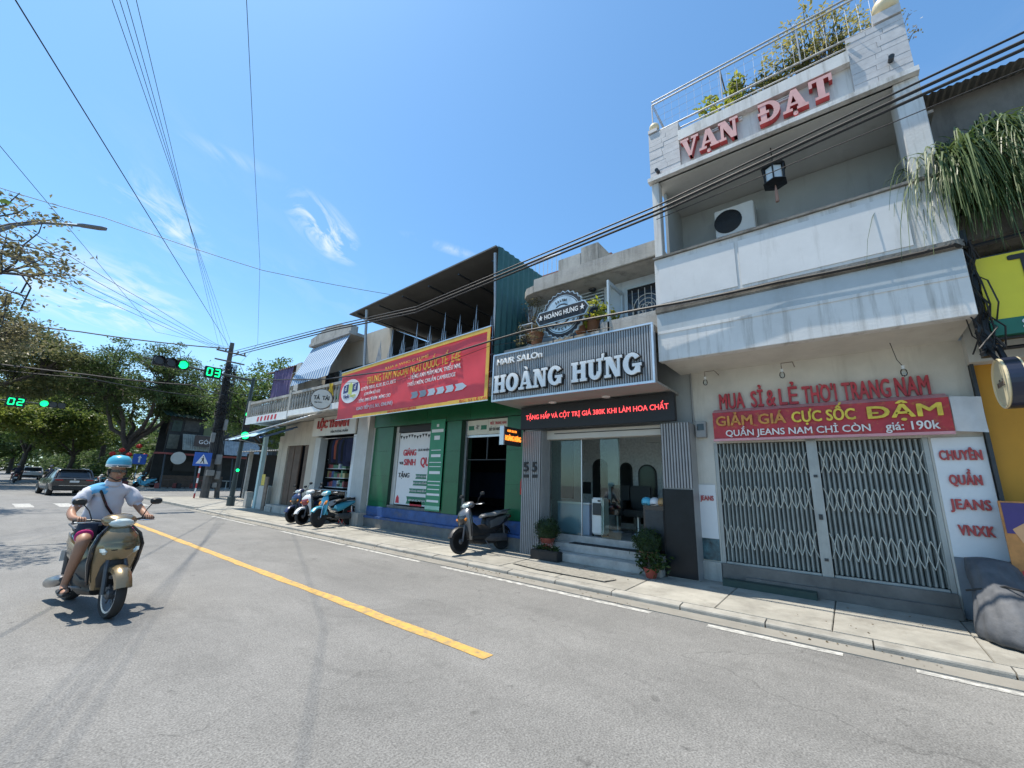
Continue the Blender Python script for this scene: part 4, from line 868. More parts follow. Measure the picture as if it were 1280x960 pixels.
# brown-door part
hb = empty('brown_door_house', (8.3,18.5,.1), 'beige old house with tall brown wooden doors beside the stationery shop', 'building')
B('wall', m_beige, hb, (8.3,8.5,16.52,17.2,.1,3.84), (8.3,8.5,19.1,19.6,.1,3.84), (8.3,8.5,17.2,19.1,2.85,3.84)); B('step', m_conc, hb, (7.95,8.5,16.7,19.5,.1,.38), (7.9,8.3,18.9,19.5,.1,.3))
B('room', m_room, hb, (9.5,9.6,16.5,21,.1,3.8)); B('stall_room', m_room, hb, (8.9,9.5,19.62,21.3,.1,3.3))
m_brown = mat('old_brown_wood', (.10,.06,.04), .6, v=.3, vs=3, g=.3, gc=(.04,.03,.025), gs=(1,8,.5))
for y0, y1 in ((17.22,17.62),(17.92,18.50),(18.5,19.08)):
    d = B('door', m_brown, hb, (8.36,8.40,y0,y1-.01,.38,2.85))
    for k in range(8): B('plank', m_brown, d, (8.345,8.359,y0+.03,y1-.04,.42+k*.3,.42+k*.3+.285))
B('mint_post', m_mint, hb, (8.1,8.25,21.1,21.3,.1,3.4)); B('wall', m_beige, hb, (8.3,8.45,19.62,20.0,.1,3.3))
B('counter', m_wallg, hb, (8.15,8.6,20.02,21.05,.1,1.1)); B('notice', mat('yellow_notice', (.62,.48,.08), .5), hb, (8.14,8.149,20.5,20.85,1.12,1.6)); B('lean_board', m_rust, hb, (7.95,8.0,19.7,20.0,.1,1.5)); B('bollard', m_conc, hb, (7.9,8.15,21.5,21.8,.1,.8))
# shared balcony
bal = empty('balcony', (7.9,18,3.85), 'long old concrete balcony with turned balusters above the brown doors', 'balcony')
B('slab', m_conc, bal, (7.35,8.6,13.0,21.55,3.86,4.0)); B('fascia', m_white, bal, (7.30,7.349,17.4,21.55,3.80,4.12), (7.30,7.349,13.0,17.3,3.90,4.12))
B('handrail', m_conc, bal, (7.32,7.46,13.4,17.3,4.78,4.88), (7.32,7.46,17.36,21.55,4.72,4.82)); B('newel', m_conc, bal, (7.3,7.48,17.25,17.4,4.12,4.95), (7.3,7.48,21.4,21.58,4.12,4.9))
bp = MB().lathe([(.035,0),(.055,.06),(.03,.14),(.055,.32),(.06,.4),(.03,.52),(.05,.62)], 8, Matrix.Translation((7.39,0,4.12))).build('baluster', m_conc, bal, smooth=True)
for i in range(17): clone(bp, bal, WL[bp.name] + Vector((0, 17.6 + i*.225, -.01)))
for i in range(18): clone(bp, bal, WL[bp.name] + Vector((0, 13.5 + i*.215, .03)))
bpy.data.objects.remove(bp)
for i, y in enumerate((18.4,18.75,19.1,19.4,19.8,20.15)): MB().prism([(-.1,-.1),(.06,-.1),(.1,.1),(-.06,.1)], 0, .008, FR(7.299,y,3.96)).build('faded_mark', m_prd, bal)
B('upper_wall', m_beige, ha, (8.6,8.75,12.72,17.5,4.0,7.2)); B('upper_wall', m_beige, hb, (8.6,8.75,17.51,21.3,4.0,6.4)); B('dark_window', m_dglass, ha, (8.58,8.599,13.2,17.2,4.3,5.9))
m = MB(); O = [(7.95,6.95),(7.75,6.5),(7.55,6.0),(7.35,5.55),(7.28,5.15)]
vs = []; 
for x, z in O: vs += [(x, 14.45, z + .05), (x + .05, 17.55, z)]
m.add(vs, [(2*i, 2*i+1, 2*i+3, 2*i+2) for i in range(4)]); m.build('striped_awning', stripes('blue_white_stripe', (.08,.18,.38), (.44,.53,.58), 5.0), ha)
B('parapet', m_conc, ha, (7.85,8.7,14.4,17.6,7.0,7.12)); m = MB(); m.prism([(-1.6,0),(1.6,0),(1.6,.25),(1.1,.34),(.6,.5),(-.4,.52),(-1.0,.36),(-1.6,.25)], 0, .3, FR(8.2,16.0,7.12)); m.build('gable_parapet', m_conc, ha)
m = MB(); corrugated(m, (7.7,21.2,6.25), (0,-3.4,0), (1.2,0,.35), 18, .03, (0,0,1)); m.build('tile_eave', mat('old_roof_tile', (.16,.12,.10), .9, v=.3), hb)
m = MB(); wavy(m, (7.75,20.4,4.9), (0,-1.9,0), (0,0,1.4), 36, 3, .05, (-1,0,0), 3, 7); m.build('curtain', mat('purple_curtain', (.13,.10,.20), .9, v=.15), hb, smooth=True)
B('bay_post', m_wallg, hb, (7.7,7.95,17.7,18.1,4.0,6.3)); yc = MB(); wavy(yc, (7.28,14.3,4.4), (0,-.35,0), (.02,0,.45), 8, 6, .06, (-1,0,0), 9, 1.5); yc.build('yellow_cloth', mat('yellow_cloth', (.6,.42,.04), .85), bal, smooth=True)
aw = empty('tarp_awning', (7.4,20.5,3.2), 'sagging pale blue tarp awning over the pavement stall', 'awning')
m = MB(); wavy(m, (6.9,22.4,3.05), (0,-4.1,.15), (1.4,0,.62), 20, 6, .05, (0,0,1), 4, 2); m.build('tarp', mat('blue_tarp', (.30,.46,.58), .6, v=.2, vs=2), aw, smooth=True)
m = MB(); wavy(m, (6.9,18.7,3.02), (0,-.5,.05), (1.3,0,.55), 6, 4, .06, (0,0,1), 8, 1); m.build('tarp_flap', mat('deep_blue_tarp', (.08,.17,.36), .6, v=.2, vs=2), aw, smooth=True)
MB().tube([(8.2,21.2,2.9),(6.92,21.2,3.1)], .02, 6).build('pole', m_alu, aw); MB().tube([(6.95,14.8,3.66),(6.92,22.4,3.1)], .02, 6).build('pole', m_alu, aw)
m = MB(); corrugated(m, (6.98,18.6,3.4), (0,-3.9,.3), (1.2,0,.42), 14, .02, (0,0,1)); m.build('sheet_canopy', mat('white_sheet', (.58,.57,.53), .5, .2, v=.15), hb)
for i, (x, y) in enumerate(((11.0,30.6),(12.4,29.5),(10.4,27.0))):
    B('concrete_post', m_conc, None, (x,x+.2,y,y+.2,.05,3.2), label=('slim grey post standing right of the utility pole','grey post by the forecourt stall','grey post nearest the tarp awning')[i], cat='post', group='posts at the forecourt')
fs = empty('forecourt_stall', (12,29,.1), 'dark roadside stall with corrugated roof behind the traffic light pole', 'stall')
B('back', m_room, fs, (11,18,31.0,31.1,.1,2.9)); m = MB(); corrugated(m, (10.3,25,2.95), (0,6,0), (6,0,.6), 24, .03, (0,0,1)); m.build('roof', mat('stall_roof', (.2,.21,.21), .7, .2, v=.3), fs)
B('table', m_brown, fs, (11.3,12.4,27,28.4,.75,.8), (11.4,11.5,27.1,27.2,.09,.75), (12.2,12.3,28.2,28.3,.09,.75)); B('bin', m_conc, fs, (10.6,11.1,25.6,26.1,.09,.75))

# ================================================================ building: dark corner café
gc = empty('corner_cafe', (13,48,.1), 'dark corner café with patched sheet awnings under the big tree', 'building')
m_dkc = mat('dark_sheet', (.018,.02,.02), .7, v=.4, vs=1.5)
B('wall', m_dkc, gc, (10.4,20,52,52.2,.1,7.5), (10.3,20,48.4,48.6,3.2,6.6)); m = MB(); corrugated(m, (9.8,47.6,6.5), (10,0,0), (0,5,1.4), 30, .05, (0,0,1)); m.build('roof', mat('dark_green_sheet', (.03,.07,.06), .6, .2, v=.3), gc)
B('hatch', mat('olive_panel', (.13,.15,.08), .7), gc, (13.0,14.2,48.36,48.4,5.0,6.3)); m_red_eave = mat('red_eave', (.25,.06,.05), .7, v=.3); B('eave', m_red_eave, gc, (9.6,20,47.2,48.4,3.05,3.2))
m = MB(); corrugated(m, (11.3,47.0,3.5), (2.3,0,0), (0,.9,1.5), 14, .03, (0,-1,0)); m.build('sheet_awning', mat('weathered_sheet', (.30,.30,.26), .6, .3, v=.3, vs=3), gc)
m = MB(); corrugated(m, (14.6,46.9,3.3), (4,0,0), (0,.9,1.4), 18, .03, (0,-1,0)); m.build('sheet_awning', mat('grey_sheet', (.33,.35,.36), .6, .3, v=.3, vs=3), gc)
B('sign_board', mat('brown_board', (.06,.045,.04), .6), gc, (12.0,13.9,46.8,46.9,3.9,4.9)); text('lettering', 'GÓC', .5, FS(12.9,46.8,4.3), m_pw, gc, fit=1.1)
for x0_, x1_, z0_, z1_, c_ in ((10.5,11.2,5.2,6.2,(.03,.05,.04)),(11.4,12.6,5.3,6.3,(.05,.05,.045)),(14.4,15.6,5.0,6.2,(.035,.04,.045)),(15.8,17.2,5.1,6.3,(.06,.055,.05)),(10.4,11.2,3.6,4.9,(.09,.095,.075)),(17.5,19.5,3.5,6.2,(.05,.06,.06))): B('wall_panel', mat('cafe_panel_%d' % int(x0_*10), c_, .7, v=.4, vs=3), gc, (x0_,x1_,48.34,48.398,z0_,z1_))
B('back_counter', m_brown, gc, (11,16,50.5,51,.1,1.2)); B('menu_board', m_pbk, gc, (12,14,51.8,51.9,1.6,2.6))
disc(FS(11.1,46.9,2.75), .55, 0, .06, 28).build('round_sign', mat('cafe_disc', (.45,.44,.40), .5), gc)
for x in (10.2,12.6,15.5): MB().tube([(x,46.6,.1),(x,47.3,3.1)], .06, 6).build('post', m_dkmetal, gc)
for i, (x, y) in enumerate(((10.9,47.3),(13.5,47.6),(15.4,47.4),(12.2,47.5),(9.4,51))):
    t_ = empty('cafe_table', (x,y,.1), 'small dark café table ' + ('under the round sign','right of the striped post','at the right end of the café','in the middle of the café front','beside the big tree')[i], 'table', 'café tables')
    MB().lathe([(.25,0),(.04,.05),(.04,.7),(.4,.72),(.4,.76)], 12, Matrix.Translation((x,y,.1))).build('top', (m_brown,m_red_eave,m_wallg)[i%3], t_)
    for s_ in (-1,1): B('stool', (m_red_eave,m_blk)[s_>0], t_, (x+s_*.75-.17,x+s_*.75+.17,y-.2,y+.2,.1,.55), bevel=.03)
for i in range(5): # red lanterns in the tree
    ln = MB().lathe([(.05,-.2),(.2,-.1),(.24,0),(.2,.1),(.05,.2)], 12, Matrix.Translation((7.2+i*.55, 50.2, 2.9+(.8 if i==3 else .35*(i%2)))))
    ln.build('red_lantern', mat('red_paper', (.5,.03,.02), .6), None, smooth=True, label=('leftmost red paper lantern under the big tree','second red lantern from the left under the tree','third red lantern from the left under the tree','highest red lantern under the big tree','rightmost red lantern beside the dark café')[i], cat='lantern', group='red lanterns')

# ================================================================ building: orange shop at the right edge
ro = empty('orange_shop', (8.3,-3.5,.1), 'orange-walled shop with yellow signboard at the right edge', 'building')
m_orange = mat('orange_wall', (.52,.245,.015), .6, v=.08, vs=2); B('wall', m_orange, ro, (8.32,8.6,-7,-1.515,.1,3.42)); B('beam', m_wallg, ro, (8.1,8.6,-7,-1.49,3.42,4.7)); B('edge_trim', m_dkmetal, ro, (8.2,8.318,-1.54,-1.505,.1,3.8))
B('upper_wall', mat('brown_grey_render', (.20,.185,.165), .85, v=.3, vs=1.4, g=.6, gc=(.07,.065,.06), gt=.48), ro, (8.7,9,-7,-1.5,4.7,8.0)); m = MB(); corrugated(m, (8.3,-1.5,7.95), (0,-5.5,0), (5,0,.6), 60, .014, (0,0,1)); m.build('roof', MATS['fibre_cement'], ro)
B('planter_ledge', m_conc_d, ro, (7.7,8.7,-6,-1.52,5.0,5.4))
B('pipe_post', m_dkmetal, ro, (7.3,7.42,-1.57,-1.47,3.3,5.0))
ys_ = empty('yellow_signboard', (7.3,-3.5,3.5), 'large yellow signboard with green bottom strip at the right edge', 'sign'); B('panel', mat('sign_yellow', (.70,.60,.02), .35, v=.06), ys_, (7.28,7.36,-6,-1.58,3.73,4.55)); B('strip', mat('sign_green', (.01,.13,.08), .4), ys_, (7.275,7.36,-6,-1.58,3.53,3.728))
B('frame', m_dkmetal, ys_, (7.362,7.42,-6,-1.58,3.5,3.6), (7.362,7.42,-6,-1.58,4.48,4.6), (7.42,8.1,-1.7,-1.64,3.5,3.56)); text('lettering', 'T', .42, FR(7.28,-1.98,4.34), m_pbk, ys_, off=.03); text('lettering', 'S', .16, FR(7.275,-1.86,3.63), m_pw, ys_, off=.01)
dr = empty('drum_sign', (7.2,-1.62,2.6), 'drum-shaped double-faced lightbox sign with cream face on a black bracket', 'sign'); DM = Matrix(((1,0,0,7.25),(0,0,1,-1.56),(0,1,0,2.94),(0,0,0,1)))
disc(DM, .29, -.14, -.12, 36).build('face', mat('drum_cream', (.58,.52,.34), .5), dr); disc(DM, .30, -.12, .0, 36).build('drum', mat('drum_navy', (.015,.02,.04), .35), dr); disc(DM, .29, .0, .012, 36).build('face', MATS['drum_cream'], dr)
MB().tube([(7.25 + .285*math.cos(a*.1745), -1.545, 2.94 + .285*math.sin(a*.1745)) for a in range(37)], .013, 6, cap=False).build('rim', m_ball, dr); MB().tube([(7.25 + .285*math.cos(a*.1745), -1.69, 2.94 + .285*math.sin(a*.1745)) for a in range(37)], .013, 6, cap=False).build('rim', m_ball, dr)
text('lettering', 'nhà', .12, Matrix(((-1,0,0,7.25),(0,0,1,-1.548),(0,1,0,2.94),(0,0,0,1))), m_rust, dr, fit=.26)
m = MB(); m.tube([(7.25,-1.62,3.22),(7.3,-1.6,3.4),(7.6,-1.58,3.42)], .03, 6); m.tube([(7.5,-1.6,3.42),(7.42,-3.6,3.42)], .025, 6); m.tube([(7.2,-1.55,3.22),(7.3,-1.5,3.38),(7.1,-1.42,3.28)], .022, 6); m.build('bracket', m_blk, dr)
pb = empty('poster_board', (7.95,-2.1,.3), 'purple and orange food poster board against the orange wall', 'poster'); B('board', mat('poster_orange', (.45,.19,.05), .4, v=.35, vs=5), pb, (7.95,7.98,-2.8,-1.43,.42,1.6)); B('print', mat('poster_purple', (.05,.03,.16), .4), pb, (7.945,7.949,-2.78,-1.45,1.22,1.58))
MB().prism([(-.16,.0),(.3,0),(.34,.14),(.22,.24),(.1,.2),(.02,.3),(-.1,.24),(-.22,.15)], 0, .003, FR(7.946,-1.72,1.12)).build('print', mat('poster_peach', (.62,.33,.16), .4), pb); text('lettering', 'N', .12, FR(7.942,-1.72,1.32), m_prd, pb, off=.02); B('print', m_prd, pb, (7.944,7.949,-1.9,-1.5,.6,.8)); B('leg', m_blk, pb, (7.96,7.98,-1.5,-1.47,.1,.42), (7.96,7.98,-2.75,-2.72,.1,.42))
# tarp-wrapped bundle on the pavement
tb = MB(); rr_ = random.Random(4); rings = []; NA = 72
for j, (z, r, ox, oy) in enumerate(((.1,.40,7.42,-1.30),(.13,.44,7.42,-1.30),(.22,.43,7.43,-1.30),(.34,.40,7.47,-1.30),(.46,.34,7.55,-1.28),(.58,.30,7.68,-1.27),(.70,.27,7.82,-1.25),(.80,.25,7.92,-1.24),(.88,.23,8.0,-1.23),(.9,.1,8.03,-1.23))):
    ring = []
    for k in range(NA):
        a = 2*math.pi*k/NA; fold = .05*abs(math.sin(4.5*a + .35*j)) + .035*abs(math.sin(8.5*a - .6*j)) + .03*math.sin(2*a + j*.7) + rr_.uniform(-.008,.008)
        k_ = (.92 + fold*(1.3 if j < 8 else .5)); ring.append((ox + r*k_*math.cos(a), oy + r*.85*k_*math.sin(a), z + (.03*math.sin(3*a+j) if 1 < j < 8 else 0)))
    rings.append(ring)
tb.loft(rings); tb.build('tarp_bundle', mat('slate_tarp', (.085,.09,.10), .72, v=.3, vs=5, b=.5, bs=9, g=.4, gc=(.16,.155,.15), gs=(3,3,3), gt=.5), None, smooth=True, ang=180, label='bulging slate-grey tarp bundle on the pavement at the pier foot', cat='bundle')
MB().tube([(7.2,-1.55,.62),(7.45,-1.25,.66),(7.6,-.95,.55)], .012, 5).build('rope', m_cable, None, label='thin black rope lying across the grey tarp bundle', cat='rope')
B('shop_bench', m_acw, None, (7.1,7.9,-2.4,-1.75,.62,.68), (7.12,7.2,-1.84,-1.76,.1,.62), (7.8,7.88,-1.84,-1.76,.1,.62), (7.12,7.2,-2.38,-2.3,.1,.62), (7.8,7.88,-2.38,-2.3,.1,.62), label='white bench half hidden behind the grey tarp bundle', cat='bench')

# small fittings on the fronts
ex = empty('fire_extinguisher', (8.2,6.08,1.3), 'small red fire extinguisher hung between green pillar and salon column', 'extinguisher'); MB().lathe([(.05,0),(.055,.02),(.055,.3),(.03,.36),(.015,.4)], 12, Matrix.Translation((8.12,6.08,1.35))).build('cylinder', mat('extinguisher_red', (.5,.02,.02), .35), ex, smooth=True); MB().tube([(8.12,6.08,1.75),(8.07,6.06,1.7),(8.06,6.06,1.5)], .01, 5).build('hose', m_blk, ex)
mb = empty('electric_meter', (8.2,2.05,2.6), 'grey electric meter box high on the pier beside the salon column', 'meter'); B('case', m_boxg, mb, (8.2,8.298,1.95,2.13,2.55,2.85), bevel=.01); B('window', m_dglass, mb, (8.194,8.199,1.98,2.1,2.68,2.8))
MB().tube([(8.26,2.17,3.8),(8.26,2.17,2.9),(8.25,2.14,2.85)], .014, 6).build('conduit', m_boxg, mb)
for i, (y, h, lb) in enumerate(((13.05,.44,'taller'),(13.28,.3,'shorter'))):
    st_ = empty('plastic_stool', (7.9,y,.1), lb + ' red plastic stool before the grey pillar', 'stool', 'plastic stools'); MB().lathe([(.14,h-.03),(.15,h),(.02,h+.005)], 14, Matrix.Translation((7.9,y,.1))).build('seat', m_stool, st_)
    for k in range(4): a = k*1.5708+.78; MB().tube([(7.9+.11*math.cos(a),y+.11*math.sin(a),h+.07),(7.9+.15*math.cos(a),y+.15*math.sin(a),.1)], .014, 5).build('leg', m_stool, st_)
# ================================================================ signals, poles, street lamps, cables
m_pole = mat('signal_pole', (.045,.06,.06), .5, .3, v=.15, vs=4)
m_gl = mat('green_lamp', (.05,.9,.45), .4, v=0, em=1.7, ec=(.0,1,.20)); m_off = mat('dark_lens', (.03,.02,.02), .2, v=0)
SEG = {'0':'abcdef','2':'abged','3':'abgcd'}
def digit(ch, M, w, h, parent):
    t = .14*h; S_ = {'a':(t*.5,h-t,w-t*.5,h),'d':(t*.5,0,w-t*.5,t),'g':(t*.5,h/2-t/2,w-t*.5,h/2+t/2),'f':(0,h/2+t*.3,t,h-t*.6),'b':(w-t,h/2+t*.3,w,h-t*.6),'e':(0,t*.6,t,h/2-t*.3),'c':(w-t,t*.6,w,h/2-t*.3)}
    for s_ in SEG[ch]:
        a = S_[s_]; MB().prism([(a[0],a[1]),(a[2],a[1]),(a[2],a[3]),(a[0],a[3])], 0, .01, M).build('led_segment', m_gl, parent)
def signal_head(x, y, z, parent, lit=2, r=.17, vertical=False):
    for k in range(3):
        cx, cz = (x, z - k*.42) if vertical else (x + k*.43, z)
        h = B('housing', m_blk, parent, (cx-.205,cx+.205,y-.12,y+.12,cz-.205,cz+.205), bevel=.03)
        disc(FS(cx,y-.121,cz), r, 0, .03, 24).build('lens', m_gl if k == lit else m_off, h)
        hood = MB(); n = 14
        ring = lambda q: [(cx + q*(r+.02)*math.cos(R_(-20+220*i/n)), cz + q*(r+.02)*math.sin(R_(-20+220*i/n))) for i in range(n+1)]
        vs = [(p[0], y-.12, p[1]) for p in ring(1)] + [(p[0], y-.34, p[1]) for p in ring(.96)]
        hood.add(vs, [(i, i+1, n+2+i, n+1+i) for i in range(n)]).build('visor', m_blk, h)
ts = empty('traffic_light', (7.87,23.2,.1), 'traffic light on green-grey mast showing 03 by the shop corner', 'traffic light', 'traffic lights')
MB().tube([(7.87,23.2,.1),(7.87,23.2,.5),(7.87,23.2,.52),(7.87,23.2,6.35)], [.17,.17,.11,.075], 14).build('mast', m_pole, ts, smooth=True)
MB().tube([(7.87,23.2,6.22),(6.0,23.2,6.25),(3.5,23.2,6.32)], [.06,.05,.03], 10).build('arm', m_pole, ts, smooth=True)
signal_head(4.02, 23.1, 6.28, ts, 2)
bx = B('countdown_box', m_blk, ts, (5.72,6.42,23.0,23.14,5.93,6.47), bevel=.02)
digit('0', FS(5.80,22.999,6.02), .24, .38, bx); digit('3', FS(6.11,22.999,6.02), .24, .38, bx)
B('repeater', m_blk, ts, (7.72,8.02,22.95,23.1,3.1,4.75), bevel=.02)
disc(FS(7.87,22.949,3.42), .17, 0, .03, 24).build('lens', m_gl, ts); disc(FS(7.87,22.949,3.92), .15, 0, .02, 24).build('lens', m_off, ts); disc(FS(7.87,22.949,4.45), .14, 0, .02, 20).build('led_figure', m_gl, ts); digit('0', FS(7.80,22.925,4.36), .13, .18, ts)
disc(FS(7.87,23.08,1.75), .07, 0, .02, 16).build('push_lamp', m_gl, ts)
MB().tube([(7.95,23.2,4.1),(9.6,23.4,4.05)], .02, 6).build('stay', m_alu, ts)
t2s = empty('traffic_light', (-4,44,0), 'traffic light showing 02 on an arm reaching in from the left', 'traffic light', 'traffic lights')
MB().tube([(-4,44,0),(-4,44,6.2)], [.14,.08], 12).build('mast', m_pole, t2s); MB().tube([(-4,44,5.75),(2.5,44,5.9)], [.06,.04], 8).build('arm', m_pole, t2s)
b2 = B('countdown_box', m_blk, t2s, (.36,1.26,43.8,43.95,5.48,6.14)); digit('0', FS(.45,43.79,5.58), .31, .46, b2); digit('2', FS(.86,43.79,5.58), .31, .46, b2)
signal_head(2.1, 43.9, 5.9, t2s, 0, .2)
# utility pole
up = empty('utility_pole', (8.95,30.85,.05), 'leaning concrete utility pole crowded with boxes and cable coils', 'utility pole')
MB().tube([(8.98,30.85,.05),(8.9,30.85,5),(8.84,30.85,9.95)], [.24,.19,.13], 8).build('shaft', mat('pole_concrete', (.10,.095,.088), .9, v=.3, vs=3), up)
MB().tube([(9.6,30.7,.05),(9.2,30.8,4.5),(8.95,30.85,7.5)], [.15,.12,.1], 8).build('prop_pole', MATS['pole_concrete'], up)
m_boxw = mat('meter_box', (.20,.20,.19), .6, v=.2, vs=4)
for x, z, w_, h in ((9.1,2.1,.3,.6),(8.75,1.4,.4,.35),(9.25,1.2,.22,.5),(9.2,.7,.2,.3),(8.62,3.4,.2,.6),(9.15,4.2,.2,.7)): B('meter_box', m_boxw, up, (x,x+w_,30.4,30.62,z,z+h), bevel=.02)
for z in (9.2, 8.6): B('crossarm', m_rust, up, (8.0,9.7,30.6,30.68,z,z+.08))
for x in (8.1,8.5,9.2,9.6): MB().lathe([(.03,0),(.06,.05),(.04,.1),(.06,.14),(.02,.2)], 8, Matrix.Translation((x,30.64,9.28))).build('insulator', m_boxw, up)
m = MB(); rc_ = random.Random(3)
for k in range(46):
    z0 = rc_.uniform(4.2,8.6); a0 = rc_.uniform(0,6.28); rr = rc_.uniform(.18,.5); pts = []
    for i in range(9):
        a = a0 + i*.75; pts.append((8.9 + rr*math.cos(a)*(1 if i%2 else .7), 30.8 - abs(rr*math.sin(a)), z0 + rc_.uniform(-.25,.25) - i*.07*rc_.random()))
    m.tube(pts, .018, 4)
m.build('cable_tangle', m_cable, up, kind='stuff')
m = MB()
for k in range(9): m.tube([(8.75+.06*k+rc_.uniform(-.05,.05), 30.58, 8.5),(8.7+.08*k,30.55,5.5),(8.7+.09*k,30.5,2.4)], .022, 4)
m.build('down_cables', m_cable, up, kind='stuff')
# pedestrian crossing signs
m_sblue = mat('sign_blue', (.02,.10,.42), .4, v=.05)
def banded(parent, x, y, z1, c1, c2, n=9, z0=.09):
    for i in range(n):
        a = z0 + (z1-z0)*i/n; b_ = z0 + (z1-z0)*(i+1)/n; MB().tube([(x,y,a),(x,y,b_)], .045, 8).build('post_band', (c1,c2)[i%2], parent)
sgn = empty('crossing_sign', (8.38,30.3,.1), 'blue square pedestrian crossing sign on a red and white striped post', 'road sign')
banded(sgn, 8.32, 30.3, 2.7, mat('band_red', (.4,.04,.04), .6), m_white); B('plate', m_sblue, sgn, (7.9,8.78,30.2,30.24,1.95,2.75))
MB().prism([(-.32,-.26),(.32,-.26),(0,.3)], 0, .005, FS(8.34,30.2,2.35)).build('triangle', m_pw, sgn)
for q in ([(-.02,.08),(.05,.08),(.06,-.06),(-.03,-.06)], [(-.03,-.06),(.02,-.06),(-.06,-.24),(-.1,-.24)], [(.01,-.06),(.06,-.06),(.12,-.24),(.07,-.24)], [(-.1,.0),(-.08,.03),(0,.07),(0,.03)]): MB().prism(q, .006, .010, FS(8.34,30.2,2.35)).build('walker', m_pbk, sgn)
disc(FS(8.35,30.194,2.49), .035, 0, .004, 12).build('walker', m_pbk, sgn)
sg2 = empty('direction_sign', (9.0,50,.1), 'blue direction sign on a black and white striped post before the café', 'road sign')
banded(sg2, 9.0, 50, 2.9, m_pbk, m_white); B('plate', m_sblue, sg2, (8.55,9.5,49.9,49.94,2.1,3.0)); MB().prism([(-.06,-.3),(.06,-.3),(.06,.1),(.15,.1),(0,.32),(-.15,.1),(-.06,.1)], 0, .006, FS(9.02,49.9,2.55)).build('arrow', m_pw, sg2)
# street lamps
slp = empty('street_lamp', (-1.0,16,0), 'grey street lamp with long curved arm above the left edge', 'street lamp', 'street lamps')
m_lampg = mat('lamp_grey', (.16,.17,.18), .5, .4, v=.1)
MB().tube([(-1.05,16,0),(-.95,16,6.9),(-.85,16,7.3),(-.6,16,7.62),(-.2,16,7.9),(.42,16,8.16)], [.11,.07,.05,.045,.04,.035], 10).build('pole', m_lampg, slp, smooth=True)
MB().loft([[(.38+t, 16 + w_*s_, 8.14 + t*.3 + z_) for s_, z_ in ((-1,0),(-1,.05),(0,.08),(1,.05),(1,0),(0,-.02))] for t, w_ in ((0,.05),(.1,.1),(.45,.11),(.58,.06))]).build('lamp_head', m_lampg, slp, smooth=True)
s2 = empty('street_lamp', (-.9,15.9,6.6), 'lower straight lamp head bracketed under the curved street lamp', 'street lamp', 'street lamps')
MB().tube([(-1.0,15.95,6.6),(-.6,15.9,6.76)], .04, 8).build('arm', m_lampg, s2); B('lamp_head', m_lampg, s2, (-.65,-.12,15.8,16.0,6.70,6.78), bevel=.02)
ba = empty('pole_bracket', (-.5,16.1,5.5), 'triangular steel bracket under the left street lamps', 'bracket')
for p in ([(-1.0,16.1,6.45),(-.12,16.1,6.42)], [(-.3,16.1,6.42),(-.05,16.1,6.1),(-.1,16.1,5.5)], [(-.12,16.1,6.42),(-.18,16.1,5.9)], [(-.95,16.1,5.95),(-.1,16.1,5.85)]): MB().tube(p, .02, 6).build('strut', m_dkmetal, ba)

def cable(label, pts, r=.012, sag=0, n=16):
    P = []
    for i in range(len(pts)-1):
        a, b_ = Vector(pts[i]), Vector(pts[i+1])
        for k in range(n if i < len(pts)-2 else n+1):
            t = k/n; q = a.lerp(b_, t); q.z -= 4*sag*t*(1-t); P.append(q)
    MB().tube(P, r, 5).build('overhead_cable', m_cable, None, label=label, cat='cable', group='overhead cables')
def thru(a, b, k0, k1):
    a, b = Vector(a), Vector(b); return a + (b-a)*k0, a + (b-a)*k1
T = (8.85,30.7,9.4)
a, b_ = thru((-.94,8,7.66), T, -.6, 1); cable('single dark cable from the top left corner down to the utility pole', [a, b_], .010)
for i, (x, z, lb) in enumerate(((-.16,8.59,'leftmost of the four'), (-.09,8.68,'second from left of the four'), (-.02,8.75,'third from left of the four'), (.06,8.9,'rightmost of the four'))):
    a, b_ = thru((x,8,z), (8.85 - .25*i,30.6,9.55 - .05*i), -.5, 1); cable(lb + ' nearly parallel cables rising from the utility pole', [a, b_], .0052)
cable('lone steep cable rising near the middle of the sky', [(.2,5.5,9.5),(1.4,8,10.45),(3.6,14,11.57),(6.18,20,10.97),(8.7,26,8.95),(9.1,30.6,8.0)], .0065, 0, 3)
cable('thin cable crossing the whole sky from the lamp to the terrace roof', [(-3.5,17.5,8.7),(-1.05,16,8.42),(.78,15,8.21),(4.32,13.6,7.80),(8.32,12.6,8.3)], .009, .03, 4)
cable('thin diagonal cable from left edge to the treetops', [(-1.9,10,8.3),(-1.12,14,8.53),(4.81,30,9.28),(8.8,30.8,9.6)], .007, 0, 4)
for i, dz in enumerate((0,.22,.5,.75)): cable(('lowest','second lowest','third lowest','highest')[i] + ' of the cable fan behind the left street lamp', [(-1.2,15.6,6.9+dz*1.2),(2.0 + .35*i,22.5,8.1+dz*.6),(8.7,30.7,9.2+dz*.2)], .009, .06, 6)
cable('thick sagging cable bundle high across the far junction', [(-3,30.8,8.15),(1.94,30.8,8.55),(8.7,30.7,9.5)], .035, .1)
cable('thick cable bundle crossing low in front of the big tree', [(-3.2,24,5.15),(2.09,24,5.32),(5.6,24,5.62),(8.9,30.5,6.4)], .032, .05); cable('second strand just under the low bundle by the tree', [(-3.2,24.1,5.02),(2.09,24.1,5.2),(8.9,30.5,6.2)], .02, .12)
for i, (dz, r) in enumerate(((.0,.016),(-.09,.024),(-.17,.022))): cable(('upper','middle','lower')[i] + ' of three thick cables running past the shop fronts', [(8.8,30.7,9.3+dz*2),(6.6,13.01,6.62+dz),(6.6,8.75,6.22+dz),(6.6,2.13,6.52+dz),(6.6,-2.25,6.98+dz*1.3),(6.6,-9,7.9+dz)], r, .0, 8)
